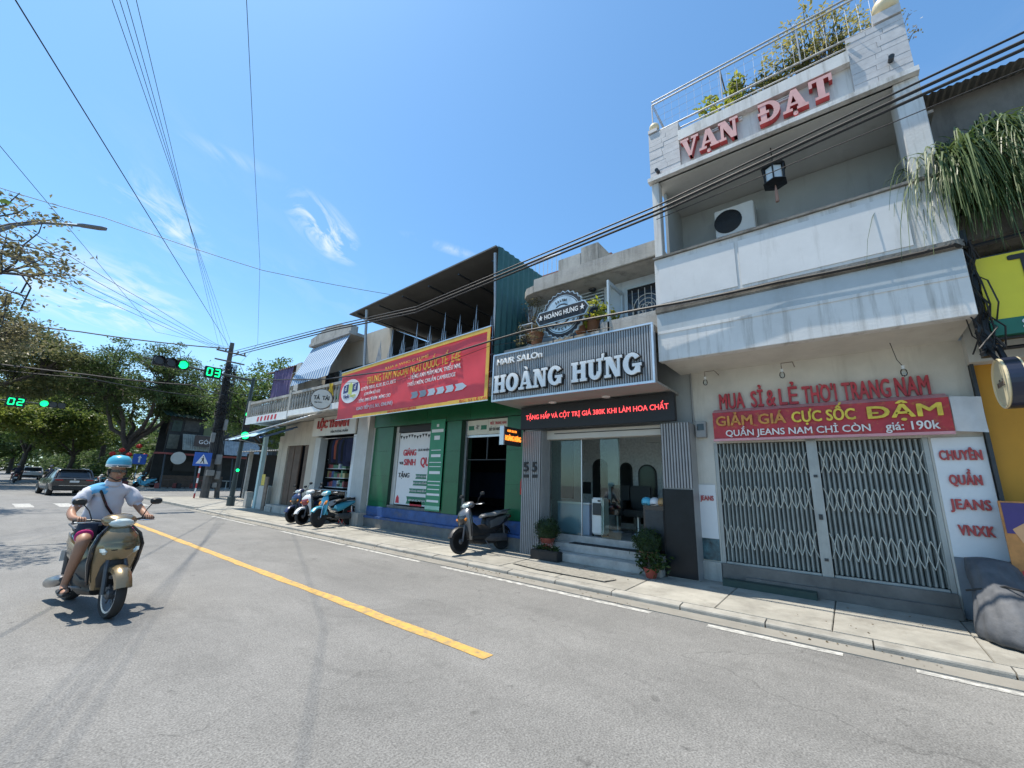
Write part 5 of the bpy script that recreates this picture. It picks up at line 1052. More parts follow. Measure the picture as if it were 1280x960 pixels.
cable('thin cable under the three thick ones at the right', [(6.6,2.13,6.25),(6.6,-2.25,6.50),(6.6,-9,7.2)], .007)
cable('dark cable sagging across the red banner', [(8.85,30.7,7.4),(7.0,14,4.93),(6.99,9.76,4.67),(6.96,6.39,4.86),(6.94,5.2,4.9),(6.98,2.4,4.78)], .024, .0, 8)
cable('thin pale cable along the banner to the salon sign', [(7.0,13.3,4.7),(7.0,9.8,4.35),(6.97,6.3,4.75),(6.97,3.2,4.56)], .006, 0, 6)
cable('cable bundle lying along the white balcony ledge', [(6.98,2.4,4.78),(7.03,.5,4.735),(7.03,-1.4,4.70),(7.25,-1.6,4.72),(7.15,-5,4.95)], .026, .02, 6)
cable('cable from utility pole to the old balcony', [(8.9,30.7,6.8),(8.0,21.3,5.3),(7.4,15,4.95)], .012, .15)
# loose drop cables on the corner of the white shophouse
m = MB(); rq = random.Random(11)
for k in range(14):
    y0 = -1.5 + rq.uniform(-.06,.06); pts = [(7.12+rq.uniform(-.06,.06), y0, 4.75)]
    for z in (4.5,4.2,3.9,3.6,3.35): pts.append((7.2+rq.uniform(-.1,.25), y0+rq.uniform(-.12,.1), z))
    m.tube(pts, .009, 4)
m.build('drop_cables', m_cable, None, label='tangle of drop cables between white balcony corner and yellow signboard', cat='cables', kind='stuff')
# ================================================================ plants and trees
rng = np.random.default_rng(5)
def leaves(name, centers, radii, n, size, mt, parent, flat=.6, asp=.5, droop=.0, label=None):
    """n leaf quads scattered in soft clumps"""
    C = np.array(centers); Rr = np.array(radii); k = rng.integers(0, len(C), n)
    off = rng.normal(size=(n,3)) * .48; off *= Rr[k]
    p = C[k] + off
    d = rng.normal(size=(n,3)); d[:,2] = d[:,2]*flat - droop; d /= np.linalg.norm(d, axis=1)[:,None]
    e = rng.normal(size=(n,3)); e[:,2] *= .7; e -= d * (d*e).sum(1)[:,None]; e /= np.linalg.norm(e, axis=1)[:,None]
    s = size * rng.uniform(.6,1.35,n)[:,None]; a = d*s; b_ = e*s*asp; nrm = np.cross(d,e)*s*.12
    V = np.stack([p - a*.5, p - b_*.5 + nrm, p + a*.5, p + b_*.5 + nrm], 1).reshape(-1,3); c = V.mean(0)
    me = bpy.data.meshes.new(name); me.from_pydata((V-c).tolist(), [], np.arange(n*4).reshape(n,4).tolist()); me.materials.append(mt)
    o = bpy.data.objects.new(name, me); link(o, parent, c); return o
def limb(m, a, b_, r0, r1, wob=.12, n=5, seg=6, up=.0):
    a, b_ = Vector(a), Vector(b_); L_ = (b_-a).length; pts = []
    for i in range(n+1):
        t = i/n; q = a.lerp(b_, t); w_ = math.sin(t*math.pi)*wob*L_
        pts.append(q + Vector((random.uniform(-1,1)*w_*.5, random.uniform(-1,1)*w_*.5, random.uniform(-.4,.6)*w_ + up*math.sin(t*math.pi)*L_)))
    m.tube(pts, [r0 + (r1-r0)*i/n for i in range(n+1)], seg); return pts
m_bark = mat('bark', (.07,.058,.048), .9, v=.35, vs=5, b=.5, bs=12)
def tree(label, base, fork, crown, tips, nl, size, lm, tr=.3, stems=4, clump=1.0, seed=1, name='street_tree', asp=.5, flat=.6, group='street trees', sub=3, twig=.02):
    random.seed(seed); global rng; rng = np.random.default_rng(seed)
    t = empty(name, base, label, 'tree', group); m = MB(); base, fork = Vector(base), Vector(fork)
    limb(m, base - Vector((0,0,.1)), fork, tr, tr*.72, .05, 5, 9)
    (cx,cy,cz), (rx,ry,rz) = crown; cl = []; rad = []
    st = []
    for k in range(stems):
        a = 6.283*k/stems + random.uniform(-.4,.4); q = Vector((cx + rx*.45*math.cos(a), cy + ry*.45*math.sin(a), cz - rz*random.uniform(.1,.5))); limb(m, fork, q, tr*.5, tr*.22, .12, 5, 6); st.append(q)
    for k in range(tips):
        while True:
            v = Vector((random.uniform(-1,1), random.uniform(-1,1), random.uniform(-1,1)))
            if .35 < v.length < 1: break
        tip = Vector((cx + v.x*rx, cy + v.y*ry, cz + v.z*rz)); s_ = min(st, key=lambda q: (q - tip).length)
        pts = limb(m, s_, tip, tr*.16, twig, .15, 4, 4)
        for j in range(sub):
            q = pts[-1].lerp(pts[-3], random.random()) + Vector((random.uniform(-1,1), random.uniform(-1,1), random.uniform(-.5,.5)))*clump*.7
            cl.append(tuple(q)); c_ = clump*random.uniform(.55,1.15); rad.append((c_, c_, c_*.5))
    m.build('trunk', m_bark, t, smooth=True); leaves('crown', cl, rad, nl, size, lm, t, flat=flat, asp=asp); return t
L_deep = leafmat('leaf_deep', (.055,.095,.028), (.13,.18,.06)); L_olive = leafmat('leaf_olive', (.085,.11,.035), (.19,.19,.08)); L_yel = leafmat('leaf_yellow_green', (.10,.16,.03), (.27,.30,.06)); L_mid = leafmat('leaf_mid', (.07,.13,.035), (.16,.22,.06)); L_dry = leafmat('leaf_dry', (.13,.12,.06), (.22,.20,.10))
tree('big spreading shade tree with many dark stems beside the café', (8.1,52,.05), (8.3,52,3.4), ((8.6,51.5,9.9),(6.4,6,4.0)), 160, 32000, .24, L_deep, .42, 8, .95, 2, asp=.42)
tree('round yellow-green tree behind the parked dark car', (6.3,66,0), (6.4,66,2.8), ((5.2,66,6.4),(4.4,4.5,3.4)), 60, 13000, .34, leafmat('leaf_shade_lime', (.07,.12,.025), (.19,.23,.05)), .25, 5, 1.0, 3)
tree('tall olive-brown tree leaning in over the left of the junction', (-4.5,52,0), (-3.6,52,5.2), ((-.2,52,10.2),(5.6,6,3.9)), 120, 21000, .27, L_olive, .38, 6, .95, 4)
tree('low yellow-green tree at the left edge behind the 02 light', (-4.2,60,0), (-2.5,60,3.4), ((-.6,60,6.3),(3.6,4,2.6)), 40, 8000, .36, L_yel, .25, 4, 1.1, 14)
tree('olive tree above the yellow-green one at mid left', (9.9,74,0), (9.6,74,4.5), ((5.6,74,11.4),(6.2,6,4.6)), 90, 15000, .38, L_olive, .35, 6, 1.1, 5)
tree('pale green tree rising behind the old balcony house', (13.6,35,.05), (13.3,35,3.6), ((12.6,34,7.0),(3.7,3.4,3.7)), 90, 14000, .22, L_mid, .22, 5, .75, 6)
tree('dark tree behind the corner café roof', (19,60,.05), (19,60,4), ((18.5,60,8.2),(6,5,4)), 60, 12000, .42, L_deep, .35, 5, 1.3, 7)
tree('leaning tree whose branches cover the café roof', (10.0,53.5,.05), (11,53,4.2), ((13.2,50.5,8.6),(4.6,3.6,2.9)), 80, 13000, .24, L_deep, .28, 6, .9, 17)
tree('dense tree left of the big tree filling the junction side', (3.2,72,0), (3.2,72,3), ((3.0,72,8.6),(4.8,4.5,4.6)), 70, 12000, .36, L_mid, .28, 5, 1.15, 18)
tree('leafy tree far down the street on the right kerb', (10.6,92,.05), (10.4,92,4), ((8.2,92,8),(6,6,5)), 50, 9000, .55, L_mid, .35, 5, 1.5, 8)
tree('small rounded tree far down the street centre', (4.2,128,.0), (4.2,128,3.5), ((3.2,128,7.5),(6,6,5)), 50, 8000, .7, L_mid, .35, 5, 1.6, 9)
tree('hazy tree closing the far end of the street at left', (-5,118,0), (-4,118,4), ((-3,118,7.5),(7,6,5)), 50, 8000, .7, L_deep, .35, 5, 1.6, 10)
tree('thin sparse tree arching over the left edge of the road', (-3.9,14.6,0), (-3.1,14.4,4.0), ((-1.5,14.2,6.3),(2.2,2.6,1.5)), 56, 3000, .115, L_dry, .16, 6, .42, 11, flat=.5, sub=2, twig=.008)
tree('sparse grey-leaved tree lower behind the left street lamps', (-5.5,26,0), (-4.2,26,4.5), ((-1.6,26,7.2),(2.3,2.6,2.3)), 46, 5200, .17, L_dry, .2, 5, .7, 12)
tree('roadside tree out to the left that shades the road edge', (-3.6,8.6,0), (-2.9,8.7,4.0), ((-2.1,8.6,5.4),(1.25,1.5,1.1)), 34, 2600, .12, L_mid, .14, 5, .5, 15)
m_far = MB()
ft = leaves('distant_trees', [(x, 170 + random.uniform(0,60), random.uniform(1,13)) for x in np.linspace(-70,110,90)], [(6,6,5)]*90, 42000, 1.3, L_deep, None); tag(ft, 'dense distant line of trees closing the street', 'trees', kind='stuff')
f2 = leaves('distant_trees', [(random.uniform(12,70), 64 + random.uniform(0,60), random.uniform(1,10)) for _ in range(80)], [(4,4,3)]*80, 30000, .8, L_deep, None); tag(f2, 'dark mass of trees far behind the café', 'trees', kind='stuff')
f3 = leaves('roadside_bushes', [(9.6 + random.uniform(-.6,1.6), 56 + i*1.3, random.uniform(.5,3.2)) for i in range(70)], [(1.1,1,.9)]*70, 22000, .4, L_deep, None); tag(f3, 'low dark hedge along the far pavement', 'hedge', kind='stuff')
random.seed(21); rng = np.random.default_rng(21)
# roof terrace plants
L_lime = leafmat('leaf_lime', (.20,.26,.03), (.42,.42,.06)); L_pot = leafmat('leaf_pot', (.02,.05,.012), (.06,.10,.025))
m_terra = mat('red_pot', (.30,.06,.04), .5, v=.2, vs=5, coord='o'); m_clay = mat('clay_pot', (.28,.13,.07), .8, v=.2)
def pot(x, y, z, r, h, parent, mt=None): MB().lathe([(r*.68,0),(r,h*.9),(r*1.08,h*.9),(r*1.08,h),(r*.9,h),(r*.85,h*.85)], 18, Matrix.Translation((x,y,z))).build('pot', mt or m_terra, parent, smooth=True)
def shrub(name, label, base, tips, nl, size, lm, clump, stem=.015, potr=.16, group=None, cat='plant', mt=None, droop=0, asp=.45, poth=.28):
    t = empty(name, base, label, cat, group); x, y, z = base
    if potr: pot(x, y, z, potr, poth, t, mt); z0 = z + poth*.85
    else: z0 = z
    m = MB()
    for q in tips: limb(m, (x,y,z0), q, stem, .004, .12, 4, 5)
    m.build('stems', m_bark, t); leaves('foliage', tips, [(clump,clump,clump*.8)]*len(tips), nl, size, lm, t, asp=asp, droop=droop); return t
rt = lambda y0, y1, z0, z1, n, x0=7.35, x1=7.9: [(random.uniform(x0,x1), random.uniform(y0,y1), random.uniform(z0,z1)) for _ in range(n)]
shrub('roof_plant', 'lime-leaved roof plant left of centre behind the attic rail', (7.6,1.0,8.2), rt(.75,1.45,8.5,9.3,14), 420, .12, L_lime, .14, group='roof terrace plants')
shrub('roof_plant', 'low red-flowered plant at the left of the attic rail', (7.55,1.62,8.15), rt(1.45,1.85,8.4,8.65,8), 160, .08, leafmat('leaf_red', (.3,.03,.03), (.12,.12,.03)), .1, group='roof terrace plants')
shrub('roof_plant', 'tiny green plant at the far left of the attic rail', (7.5,2.05,8.3), rt(1.9,2.15,8.6,8.8,5), 90, .08, L_lime, .08, group='roof terrace plants', potr=.1)
shrub('roof_plant', 'tall twiggy roof shrub with fine yellowish leaves at the top right', (7.7,-.45,8.2), rt(-1.15,.45,8.9,10.1,60,7.4,8.3), 1500, .075, leafmat('leaf_straw', (.30,.27,.06), (.45,.38,.12)), .16, .012, group='roof terrace plants')
shrub('roof_plant', 'dense olive foliage spilling along the right of the attic rail', (7.6,-.2,8.15), rt(-1.1,.9,8.4,9.1,50,7.3,7.9), 3000, .08, leafmat('leaf_roof', (.05,.075,.02), (.19,.17,.05)), .16, group='roof terrace plants')
shrub('roof_plant', 'wispy reddish shrub peeking past the right ball finial', (7.6,-1.3,8.0), rt(-1.75,-1.35,8.55,9.0,10,7.5,7.9), 100, .05, leafmat('leaf_wisp', (.22,.16,.09), (.2,.2,.06)), .14, .006, group='roof terrace plants', potr=0)
shrub('terrace_plant', 'bare grey bonsai on a white stand left of the badge sign', (7.55,5.5,4.85), rt(5.25,5.75,5.2,5.95,22,7.4,7.75), 500, .05, L_dry, .12, .02, group='salon terrace plants', mt=m_clay)
shrub('terrace_plant', 'dry bushy plant hanging over the sign left of the badge', (7.4,5.25,4.7), rt(4.95,5.7,4.75,5.2,18,7.2,7.5), 700, .06, L_dry, .12, .01, group='salon terrace plants', mt=m_clay)
shrub('terrace_plant', 'sunlit lime plant right of the badge sign', (7.55,3.9,4.8), rt(3.35,4.1,4.95,5.35,16,7.25,7.6), 260, .12, L_lime, .11, group='salon terrace plants', mt=m_clay)
shrub('terrace_plant', 'small green plant tucked behind the badge sign', (7.5,4.15,4.8), rt(3.95,4.3,4.9,5.15,8), 140, .08, L_mid, .08, group='salon terrace plants', mt=m_clay)
std = empty('plant_stand', (7.5,5.6,4.8), 'white wire plant stand left of the badge sign', 'stand')
for x in (7.38,7.66):
    for y in (5.38,5.72): MB().tube([(x,y,4.8),(x,y,5.25)], .012, 5).build('leg', m_white, std)
B('top', m_white, std, (7.36,7.68,5.36,5.74,5.25,5.27)); B('shelf', m_white, std, (7.36,7.68,5.36,5.74,5.0,5.015))
# salon door plants
def topiary(label, x, y, z, r, mt=None):
    t = empty('topiary_plant', (x,y,z), label, 'plant', 'salon door plants'); pot(x, y, z, .15, .24, t, mt)
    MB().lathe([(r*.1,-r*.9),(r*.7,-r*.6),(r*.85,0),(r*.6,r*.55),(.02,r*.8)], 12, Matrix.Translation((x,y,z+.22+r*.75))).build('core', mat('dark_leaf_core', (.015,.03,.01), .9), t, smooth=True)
    pts = []
    for _ in range(60):
        v = Vector((random.gauss(0,1),random.gauss(0,1),random.gauss(0,1))).normalized()*r*.86; pts.append((x+v.x, y+v.y, z+.22+r*.75+v.z*.85))
    leaves('foliage', pts, [(r*.35,)*3]*60, 2600, .035, L_pot, t)
topiary('clipped round bush in a red pot on the salon step', 7.86, 5.18, .26, .25)
topiary('clipped bush in a terracotta pot at the dark right column', 7.82, 2.98, .26, .24, m_clay)
shrub('ground_plant', 'leafy low plant on the pavement by the dark salon column', (7.6,2.86,.1), rt(2.65,3.1,.2,.48,14,7.45,7.75), 460, .09, L_pot, .12, potr=.12, group='salon door plants', poth=.16)
pl = empty('planter_box', (7.62,5.05,.1), 'long black planter box with small white flowers on the pavement', 'planter'); B('box', m_blk, pl, (7.52,7.74,4.72,5.38,.1,.28), bevel=.01); B('soil', m_bark, pl, (7.54,7.72,4.74,5.36,.281,.287))
leaves('foliage', [(7.62,4.8+i*.08,.33) for i in range(7)], [(.09,.07,.06)]*7, 300, .05, L_pot, pl); leaves('blossom', [(7.62,4.8+i*.08,.40) for i in range(7)], [(.09,.07,.05)]*7, 50, .035, leafmat('petal', (.5,.45,.42), (.6,.6,.55)), pl)
# strap-leaved plant over the right shop
spn = empty('strap_leaf_plant', (7.9,-2.0,5.4), 'huge drooping strap-leaved plant hanging over the right shop', 'plant')
V = []; F = []
heads = [(7.4,-1.62,5.95),(7.62,-1.62,6.02),(7.75,-2.0,6.35),(7.6,-2.35,6.1),(7.85,-2.7,6.4),(7.6,-3.1,6.1),(7.8,-1.75,5.7),(7.6,-2.2,5.6),(7.7,-2.9,5.7)]
for k in range(3200):
    hx, hy, hz = heads[k % len(heads)]; x0, y0, z0 = hx + random.gauss(0,.08), hy + random.gauss(0,.1), hz + random.gauss(0,.08)
    a = random.uniform(0, 6.283) if random.random() < .55 else random.gauss(math.pi*1.0, .75); dx, dy = math.cos(a), math.sin(a)
    Lf = random.uniform(.55,1.3)*(1.25 if k % 5 == 0 else 1); w_ = random.uniform(.008,.018); rise = random.uniform(.0,.42); b0 = len(V); n = 6; dr_ = random.uniform(.75,1.25)
    for i in range(n+1):
        t = i/n; r = Lf*(t*1.0 - .36*t*t); z = z0 + rise*math.sin(t*2.4)*.8 - Lf*dr_*.78*t**2.3; ww = w_*(1-t*.85)
        V.append((x0+dx*r - dy*ww, y0+dy*r + dx*ww, z)); V.append((x0+dx*r + dy*ww, y0+dy*r - dx*ww, z + ww*.4))
    for i in range(n): F.append([b0+2*i, b0+2*i+1, b0+2*i+3, b0+2*i+2])
V = np.array(V); c = V.mean(0); me = bpy.data.meshes.new('strap_leaves'); me.from_pydata((V-c).tolist(), [], F); me.materials.append(leafmat('leaf_strap', (.035,.075,.02), (.15,.20,.07), .35)); o = bpy.data.objects.new('strap_leaves', me); link(o, spn, c); o['kind'] = 'stuff'
for i in range(7): limb_m = MB(); limb(limb_m, (8.3,-1.7-i*.28,5.4), (7.8+random.uniform(-.2,.3),-1.7-i*.28,6.1+random.uniform(-.2,.3)), .06, .04); limb_m.build('stem', m_bark, spn)

# litter and dry leaves along the kerb
lt = leaves('litter', [(6.15+random.uniform(-.15,.2), random.uniform(-2,20), .02) for _ in range(40)], [(.12,.5,.002)]*40, 260, .035, leafmat('dead_leaf', (.12,.08,.04), (.25,.2,.12)), None, flat=.05); tag(lt, 'scattered dry leaves and scraps along the gutter', 'litter', kind='stuff')
lt2 = leaves('litter', [(random.uniform(6.7,8.0), random.uniform(-2,12), .112) for _ in range(30)], [(.3,.5,.002)]*30, 90, .03, MATS['dead_leaf'], None, flat=.05); tag(lt2, 'scattered dry leaves and scraps on the pavement', 'litter', kind='stuff')
# ================================================================ vehicles and people
m_chrome = mat('chrome', (.7,.7,.7), .15, 1, v=0); m_seat = mat('seat_vinyl', (.02,.02,.022), .55, v=.15, coord='o', b=.1, bs=60); m_lens = mat('headlamp_lens', (.55,.62,.60), .08, v=.05, coord='o', coat=1); m_tail = mat('tail_lens', (.35,.01,.01), .15, v=0, coat=.6); m_amber = mat('amber_lens', (.6,.2,.02), .2, v=0)
m_eng = mat('engine_cast', (.10,.10,.105), .5, .5, v=.25, vs=9, coord='o'); m_plate = mat('number_plate', (.62,.62,.60), .5, v=.05, coord='o'); m_mirror = mat('mirror_glass', (.5,.55,.6), .05, 1, v=0)
m_blkp = mat('black_paint', (.015,.015,.017), .22, v=.05, coord='o', coat=.6)
def el(n, cx, cy, cz, a, b_, ax='x', sq=2.0):
    """superellipse ring about an axis"""
    out = []
    for i in range(n):
        t = 2*math.pi*i/n; c, s_ = math.cos(t), math.sin(t); u = a*math.copysign(abs(c)**(2/sq), c); v = b_*math.copysign(abs(s_)**(2/sq), s_)
        out.append({'x':(cx, cy+u, cz+v), 'z':(cx+u, cy+v, cz), 'y':(cx+u, cy, cz+v)}[ax])
    return out
def wheel(root, x, r, w, spokes, name):
    M_ = Matrix.Translation((x,0,r)) @ Matrix.Rotation(R_(90), 4, 'X'); wl = empty_part(name, (x,0,r), root)
    MB().lathe([(r-.055,-w*.8),(r-.02,-w),(r-.004,-w*.6),(r,0),(r-.004,w*.6),(r-.02,w),(r-.055,w*.8),(r-.06,0),(r-.055,-w*.8)], 30, M_).build('tyre', m_rub, wl, smooth=True)
    MB().lathe([(r-.075,-w*.7),(r-.056,-w*.78),(r-.056,w*.78),(r-.075,w*.7),(r-.08,0),(r-.075,-w*.7)], 26, M_).build('rim', m_alu, wl, smooth=True)
    MB().lathe([(.03,-w*1.3),(.055,-w),(.055,w),(.03,w*1.3)], 14, M_).build('hub', m_eng, wl)
    m = MB()
    for k in range(spokes):
        a = 6.283*k/spokes; m.tube([(x + .04*math.cos(a), 0, r + .04*math.sin(a)), (x + (r-.07)*math.cos(a+.12), 0, r + (r-.07)*math.sin(a+.12))], .012 if spokes < 10 else .003, 5)
    m.build('spokes', m_alu if spokes >= 10 else m_eng, wl, kind='stuff')
def empty_part(name, loc, root):
    o = bpy.data.objects.new(name, None); o.empty_display_size = .05; link(o, root, loc); return o
def scooter(label, paint, accent, loc, ang, lean=0, steer=0, group='motorbikes', under=False, seatm=None, mirrors=True, cat='scooter'):
    root = empty('scooter' if not under else 'motorbike', (0,0,0), label, cat, group); r = .25 if not under else .285; wb = .62; seatm = seatm or m_seat
    wheel(root, wb, r, .048 if not under else .036, 5 if not under else 28, 'front_wheel'); wheel(root, -wb, r, .055 if not under else .042, 5 if not under else 28, 'rear_wheel')
    m = MB(); n = 9; rr = r + .03
    for s_ in (0,): m.loft([[(wb + (rr+dz)*math.cos(R_(a)) , wy, r + (rr+dz)*math.sin(R_(a))) for wy, dz in ((-.075,-.045),(-.07,.0),(-.035,.022),(0,.028),(.035,.022),(.07,0),(.075,-.045),(.06,-.05),(0,.012),(-.06,-.05))] for a in np.linspace(20 if not under else 35, 165, n)])
    m.build('front_fender', paint if paint is not m_silver_p else m_blk, root, smooth=True)
    for s_ in (-1,1): MB().tube([(wb-.01,s_*.085,r),(wb-.08,s_*.085,r+.28),(wb-.17,s_*.05,.72)], .022, 8).build('fork_leg', m_eng if not under else m_chrome, root)
    if not under:
        MB().loft([el(16,.38,0,.27,.055,.13,'z'), el(16,.40,0,.38,.07,.17,'z',2.5), el(16,.42,0,.56,.085,.20,'z',2.6), el(16,.445,0,.74,.12,.21,'z',2.4), el(16,.44,0,.84,.11,.18,'z'), el(16,.385,0,.93,.07,.11,'z'), el(16,.36,0,.98,.04,.07,'z')]).build('front_apron', paint, root, smooth=True, ang=60)
        MB().loft([el(12,.50,0,.60,.06,.10,'z'), el(12,.535,0,.68,.045,.15,'z'), el(12,.53,0,.76,.04,.155,'z'), el(12,.50,0,.82,.03,.12,'z')]).build('apron_nose', accent, root, smooth=True)
        MB().loft([el(12,.43,0,.30,.05,.10,'z'), el(12,.475,0,.40,.05,.135,'z',2.5), el(12,.50,0,.52,.05,.125,'z',2.5), el(12,.50,0,.60,.03,.09,'z')]).build('apron_inset', m_blk, root, smooth=True)
        for s_ in (-1,1):
            MB().tube([(.42,s_*.18,.34),(.44,s_*.215,.56),(.46,s_*.222,.74),(.45,s_*.185,.86),(.40,s_*.11,.95)], [.014,.022,.024,.018,.01], 7).build('apron_trim', m_blkp, root, smooth=True)
            MB().loft([el(8,.565,s_*.055,.70,.012,.03,'z'), el(8,.577,s_*.06,.712,.008,.028,'z')]).build('apron_slit', m_blkp, root)
        for s_ in (-1,1): MB().loft([el(8,.52,s_*.13,.66,.04,.015,'z'), el(8,.545,s_*.14,.69,.03,.035,'z'), el(8,.53,s_*.15,.725,.02,.03,'z')]).build('indicator', m_amber if accent is not paint else m_lens, root, smooth=True)
        MB().loft([el(12,.34,0,.32,.12,.05,'x',4), el(12,.05,0,.30,.15,.05,'x',4), el(12,-.15,0,.33,.15,.07,'x',4)]).build('floorboard', m_blk, root, smooth=True)
        MB().loft([el(14,-.06,0,.46,.08,.14,'x'), el(14,-.14,0,.55,.14,.19,'x',2.6), el(14,-.45,0,.60,.165,.16,'x',2.6), el(14,-.72,0,.68,.14,.10,'x',2.4), el(14,-.92,0,.74,.07,.04,'x')]).build('rear_body', paint if accent is paint else m_blk, root, smooth=True, ang=60)
        for s_ in (-1,1): MB().loft([el(10,-.16,s_*.15,.56,.012,.08,'x'), el(10,-.45,s_*.168,.63,.014,.09,'x'), el(10,-.88,s_*.09,.76,.01,.02,'x')]).build('side_panel', paint, root, smooth=True)
        MB().loft([el(12,.36,0,.50,.14,.20,'x',2.6), el(12,.15,0,.40,.13,.16,'x',2.6), el(12,-.1,0,.42,.14,.17,'x',2.6), el(12,-.35,0,.42,.13,.14,'x',2.6)]).build('tunnel', m_blk, root, smooth=True)
        MB().loft([el(10,.30,0,.24,.11,.05,'x',3), el(10,0,0,.21,.13,.06,'x',3), el(10,-.35,0,.24,.11,.08,'x',3)]).build('belly_cover', m_blk, root, smooth=True)
        hl_z = 1.0
    else:
        MB().loft([el(14,.47,0,.36,.035,.10,'z'), el(14,.44,0,.50,.04,.15,'z',2.6), el(14,.40,0,.70,.05,.17,'z',2.6), el(14,.36,0,.86,.06,.13,'z'), el(14,.33,0,.94,.05,.08,'z')]).build('leg_shield', paint, root, smooth=True, ang=60)
        for s_ in (-1,1): MB().loft([el(8,.46,s_*.11,.66,.03,.03,'z'), el(8,.45,s_*.12,.72,.04,.05,'z'), el(8,.42,s_*.12,.78,.02,.03,'z')]).build('indicator', m_amber, root, smooth=True)
        MB().loft([el(10,.36,0,.74,.05,.06,'x'), el(10,.15,0,.50,.055,.07,'x'), el(10,-.08,0,.46,.07,.09,'x')]).build('frame_cover', accent, root, smooth=True)
        MB().loft([el(12,-.04,0,.52,.07,.12,'x'), el(12,-.3,0,.60,.12,.13,'x',2.5), el(12,-.65,0,.68,.11,.08,'x'), el(12,-.98,0,.76,.05,.03,'x')]).build('rear_body', paint, root, smooth=True, ang=60)
        for s_ in (-1,1): MB().tube([(.05,s_*.05,.27),(.05,s_*.26,.27)], .018, 6).build('footrest', m_rub, root)
        hl_z = 1.0
    hb = empty_part('handlebar', (.33,0,hl_z), root)
    MB().loft([el(14,.22,0,hl_z,.08,.05,'x'), el(14,.30,0,hl_z+.01,.16,.075,'x',2.4), el(14,.38,0,hl_z,.15,.075,'x',2.4), el(14,.43,0,hl_z-.01,.10,.05,'x')]).build('headlamp_cowl', paint if not under or accent is paint else paint, hb, smooth=True)
    MB().loft([el(14,.385,0,hl_z-.012,.13,.058,'x'), el(14,.438,0,hl_z-.015,.105,.05,'x'), el(14,.460,0,hl_z-.018,.06,.03,'x')]).build('headlamp', m_lens, hb, smooth=True)
    for s_ in (-1,1):
        MB().tube([(.30,s_*.12,hl_z),(.26,s_*.22,hl_z+.015),(.20,s_*.35,hl_z+.01)], .014, 7).build('bar', m_blk, hb); MB().tube([(.225,s_*.27,hl_z+.012),(.195,s_*.375,hl_z+.01)], .02, 9).build('grip', m_rub, hb); MB().tube([(.27,s_*.2,hl_z+.0),(.29,s_*.3,hl_z-.005),(.25,s_*.37,hl_z-.005)], .007, 5).build('brake_lever', m_alu, hb)
        if mirrors:
            MB().tube([(.26,s_*.23,hl_z+.02),(.25,s_*.27,hl_z+.12),(.22,s_*.33,hl_z+.20)], .006, 5).build('mirror_stalk', m_blk, hb)
            mh = MB().loft([el(10,.25,s_*.36,hl_z+.22,.045,.028,'x',2.6), el(10,.22,s_*.36,hl_z+.22,.065,.042,'x',2.6), el(10,.205,s_*.36,hl_z+.22,.062,.04,'x',2.6)]).build('mirror', m_blk, hb, smooth=True)
    MB().tube([(.44,0,.62),(.36,0,.94)], .035, 8).build('steering_stem', m_eng, root)
    MB().loft([el(12,-.02,0,.74,.07,.03,'x'), el(12,-.12,0,.77,.12,.045,'x',3), el(12,-.38,0,.78,.14,.05,'x',3), el(12,-.55,0,.82,.13,.05,'x',3), el(12,-.8,0,.83,.10,.04,'x',3), el(12,-.86,0,.82,.05,.02,'x')]).build('seat', seatm, root, smooth=True)
    MB().loft([el(10,.0,.09,.30,.05,.07,'x',3), el(10,-.3,.11,.28,.06,.09,'x',3), el(10,-.68,.10,.27,.05,.085,'x',3)]).build('engine', m_eng, root, smooth=True)
    MB().tube([(.05,-.1,.24),(-.25,-.14,.21),(-.45,-.15,.27)], .02, 7).build('exhaust_pipe', m_eng, root); MB().lathe([(.03,0),(.062,.06),(.068,.2),(.062,.42),(.03,.46)], 14, Matrix.Translation((-.42,-.165,.28)) @ Matrix.Rotation(R_(-102), 4, 'Y')).build('silencer', mat('silencer', (.30,.30,.30), .35, .8, v=.15, coord='o'), root, smooth=True)
    for s_ in (-1,1): MB().tube([(-.62,s_*.11,.30),(-.60,s_*.13,.58)], .026, 8).build('shock_absorber', m_chrome if under else m_eng, root)
    m = MB(); m.loft([[(-wb + (r+.04+dz)*math.cos(R_(a)), wy, r + (r+.04+dz)*math.sin(R_(a))) for wy, dz in ((-.07,-.03),(-.06,.01),(0,.02),(.06,.01),(.07,-.03),(0,.005))] for a in np.linspace(75, 175, 7)]); m.build('rear_fender', m_blk, root, smooth=True)
    MB().loft([el(10,-.86,0,.74,.09,.04,'x'), el(10,-.93,0,.73,.08,.035,'x'), el(10,-.95,0,.72,.04,.02,'x')]).build('tail_lamp', m_tail, root, smooth=True); B('number_plate', m_plate, root, (-.965,-.955,-.1,.1,.42,.55)); MB().tube([(-.55,.13,.84),(-.85,.12,.88),(-.92,0,.89),(-.85,-.12,.88),(-.55,-.13,.84)], .012, 6).build('grab_rail', m_eng if not under else m_chrome, root)
    if lean: MB().tube([(-.02,.10,.26),(-.06,.26,.03)], .012, 6).build('side_stand', m_eng, root)
    root.location = loc; root.rotation_euler = (R_(lean), 0, ang); return root
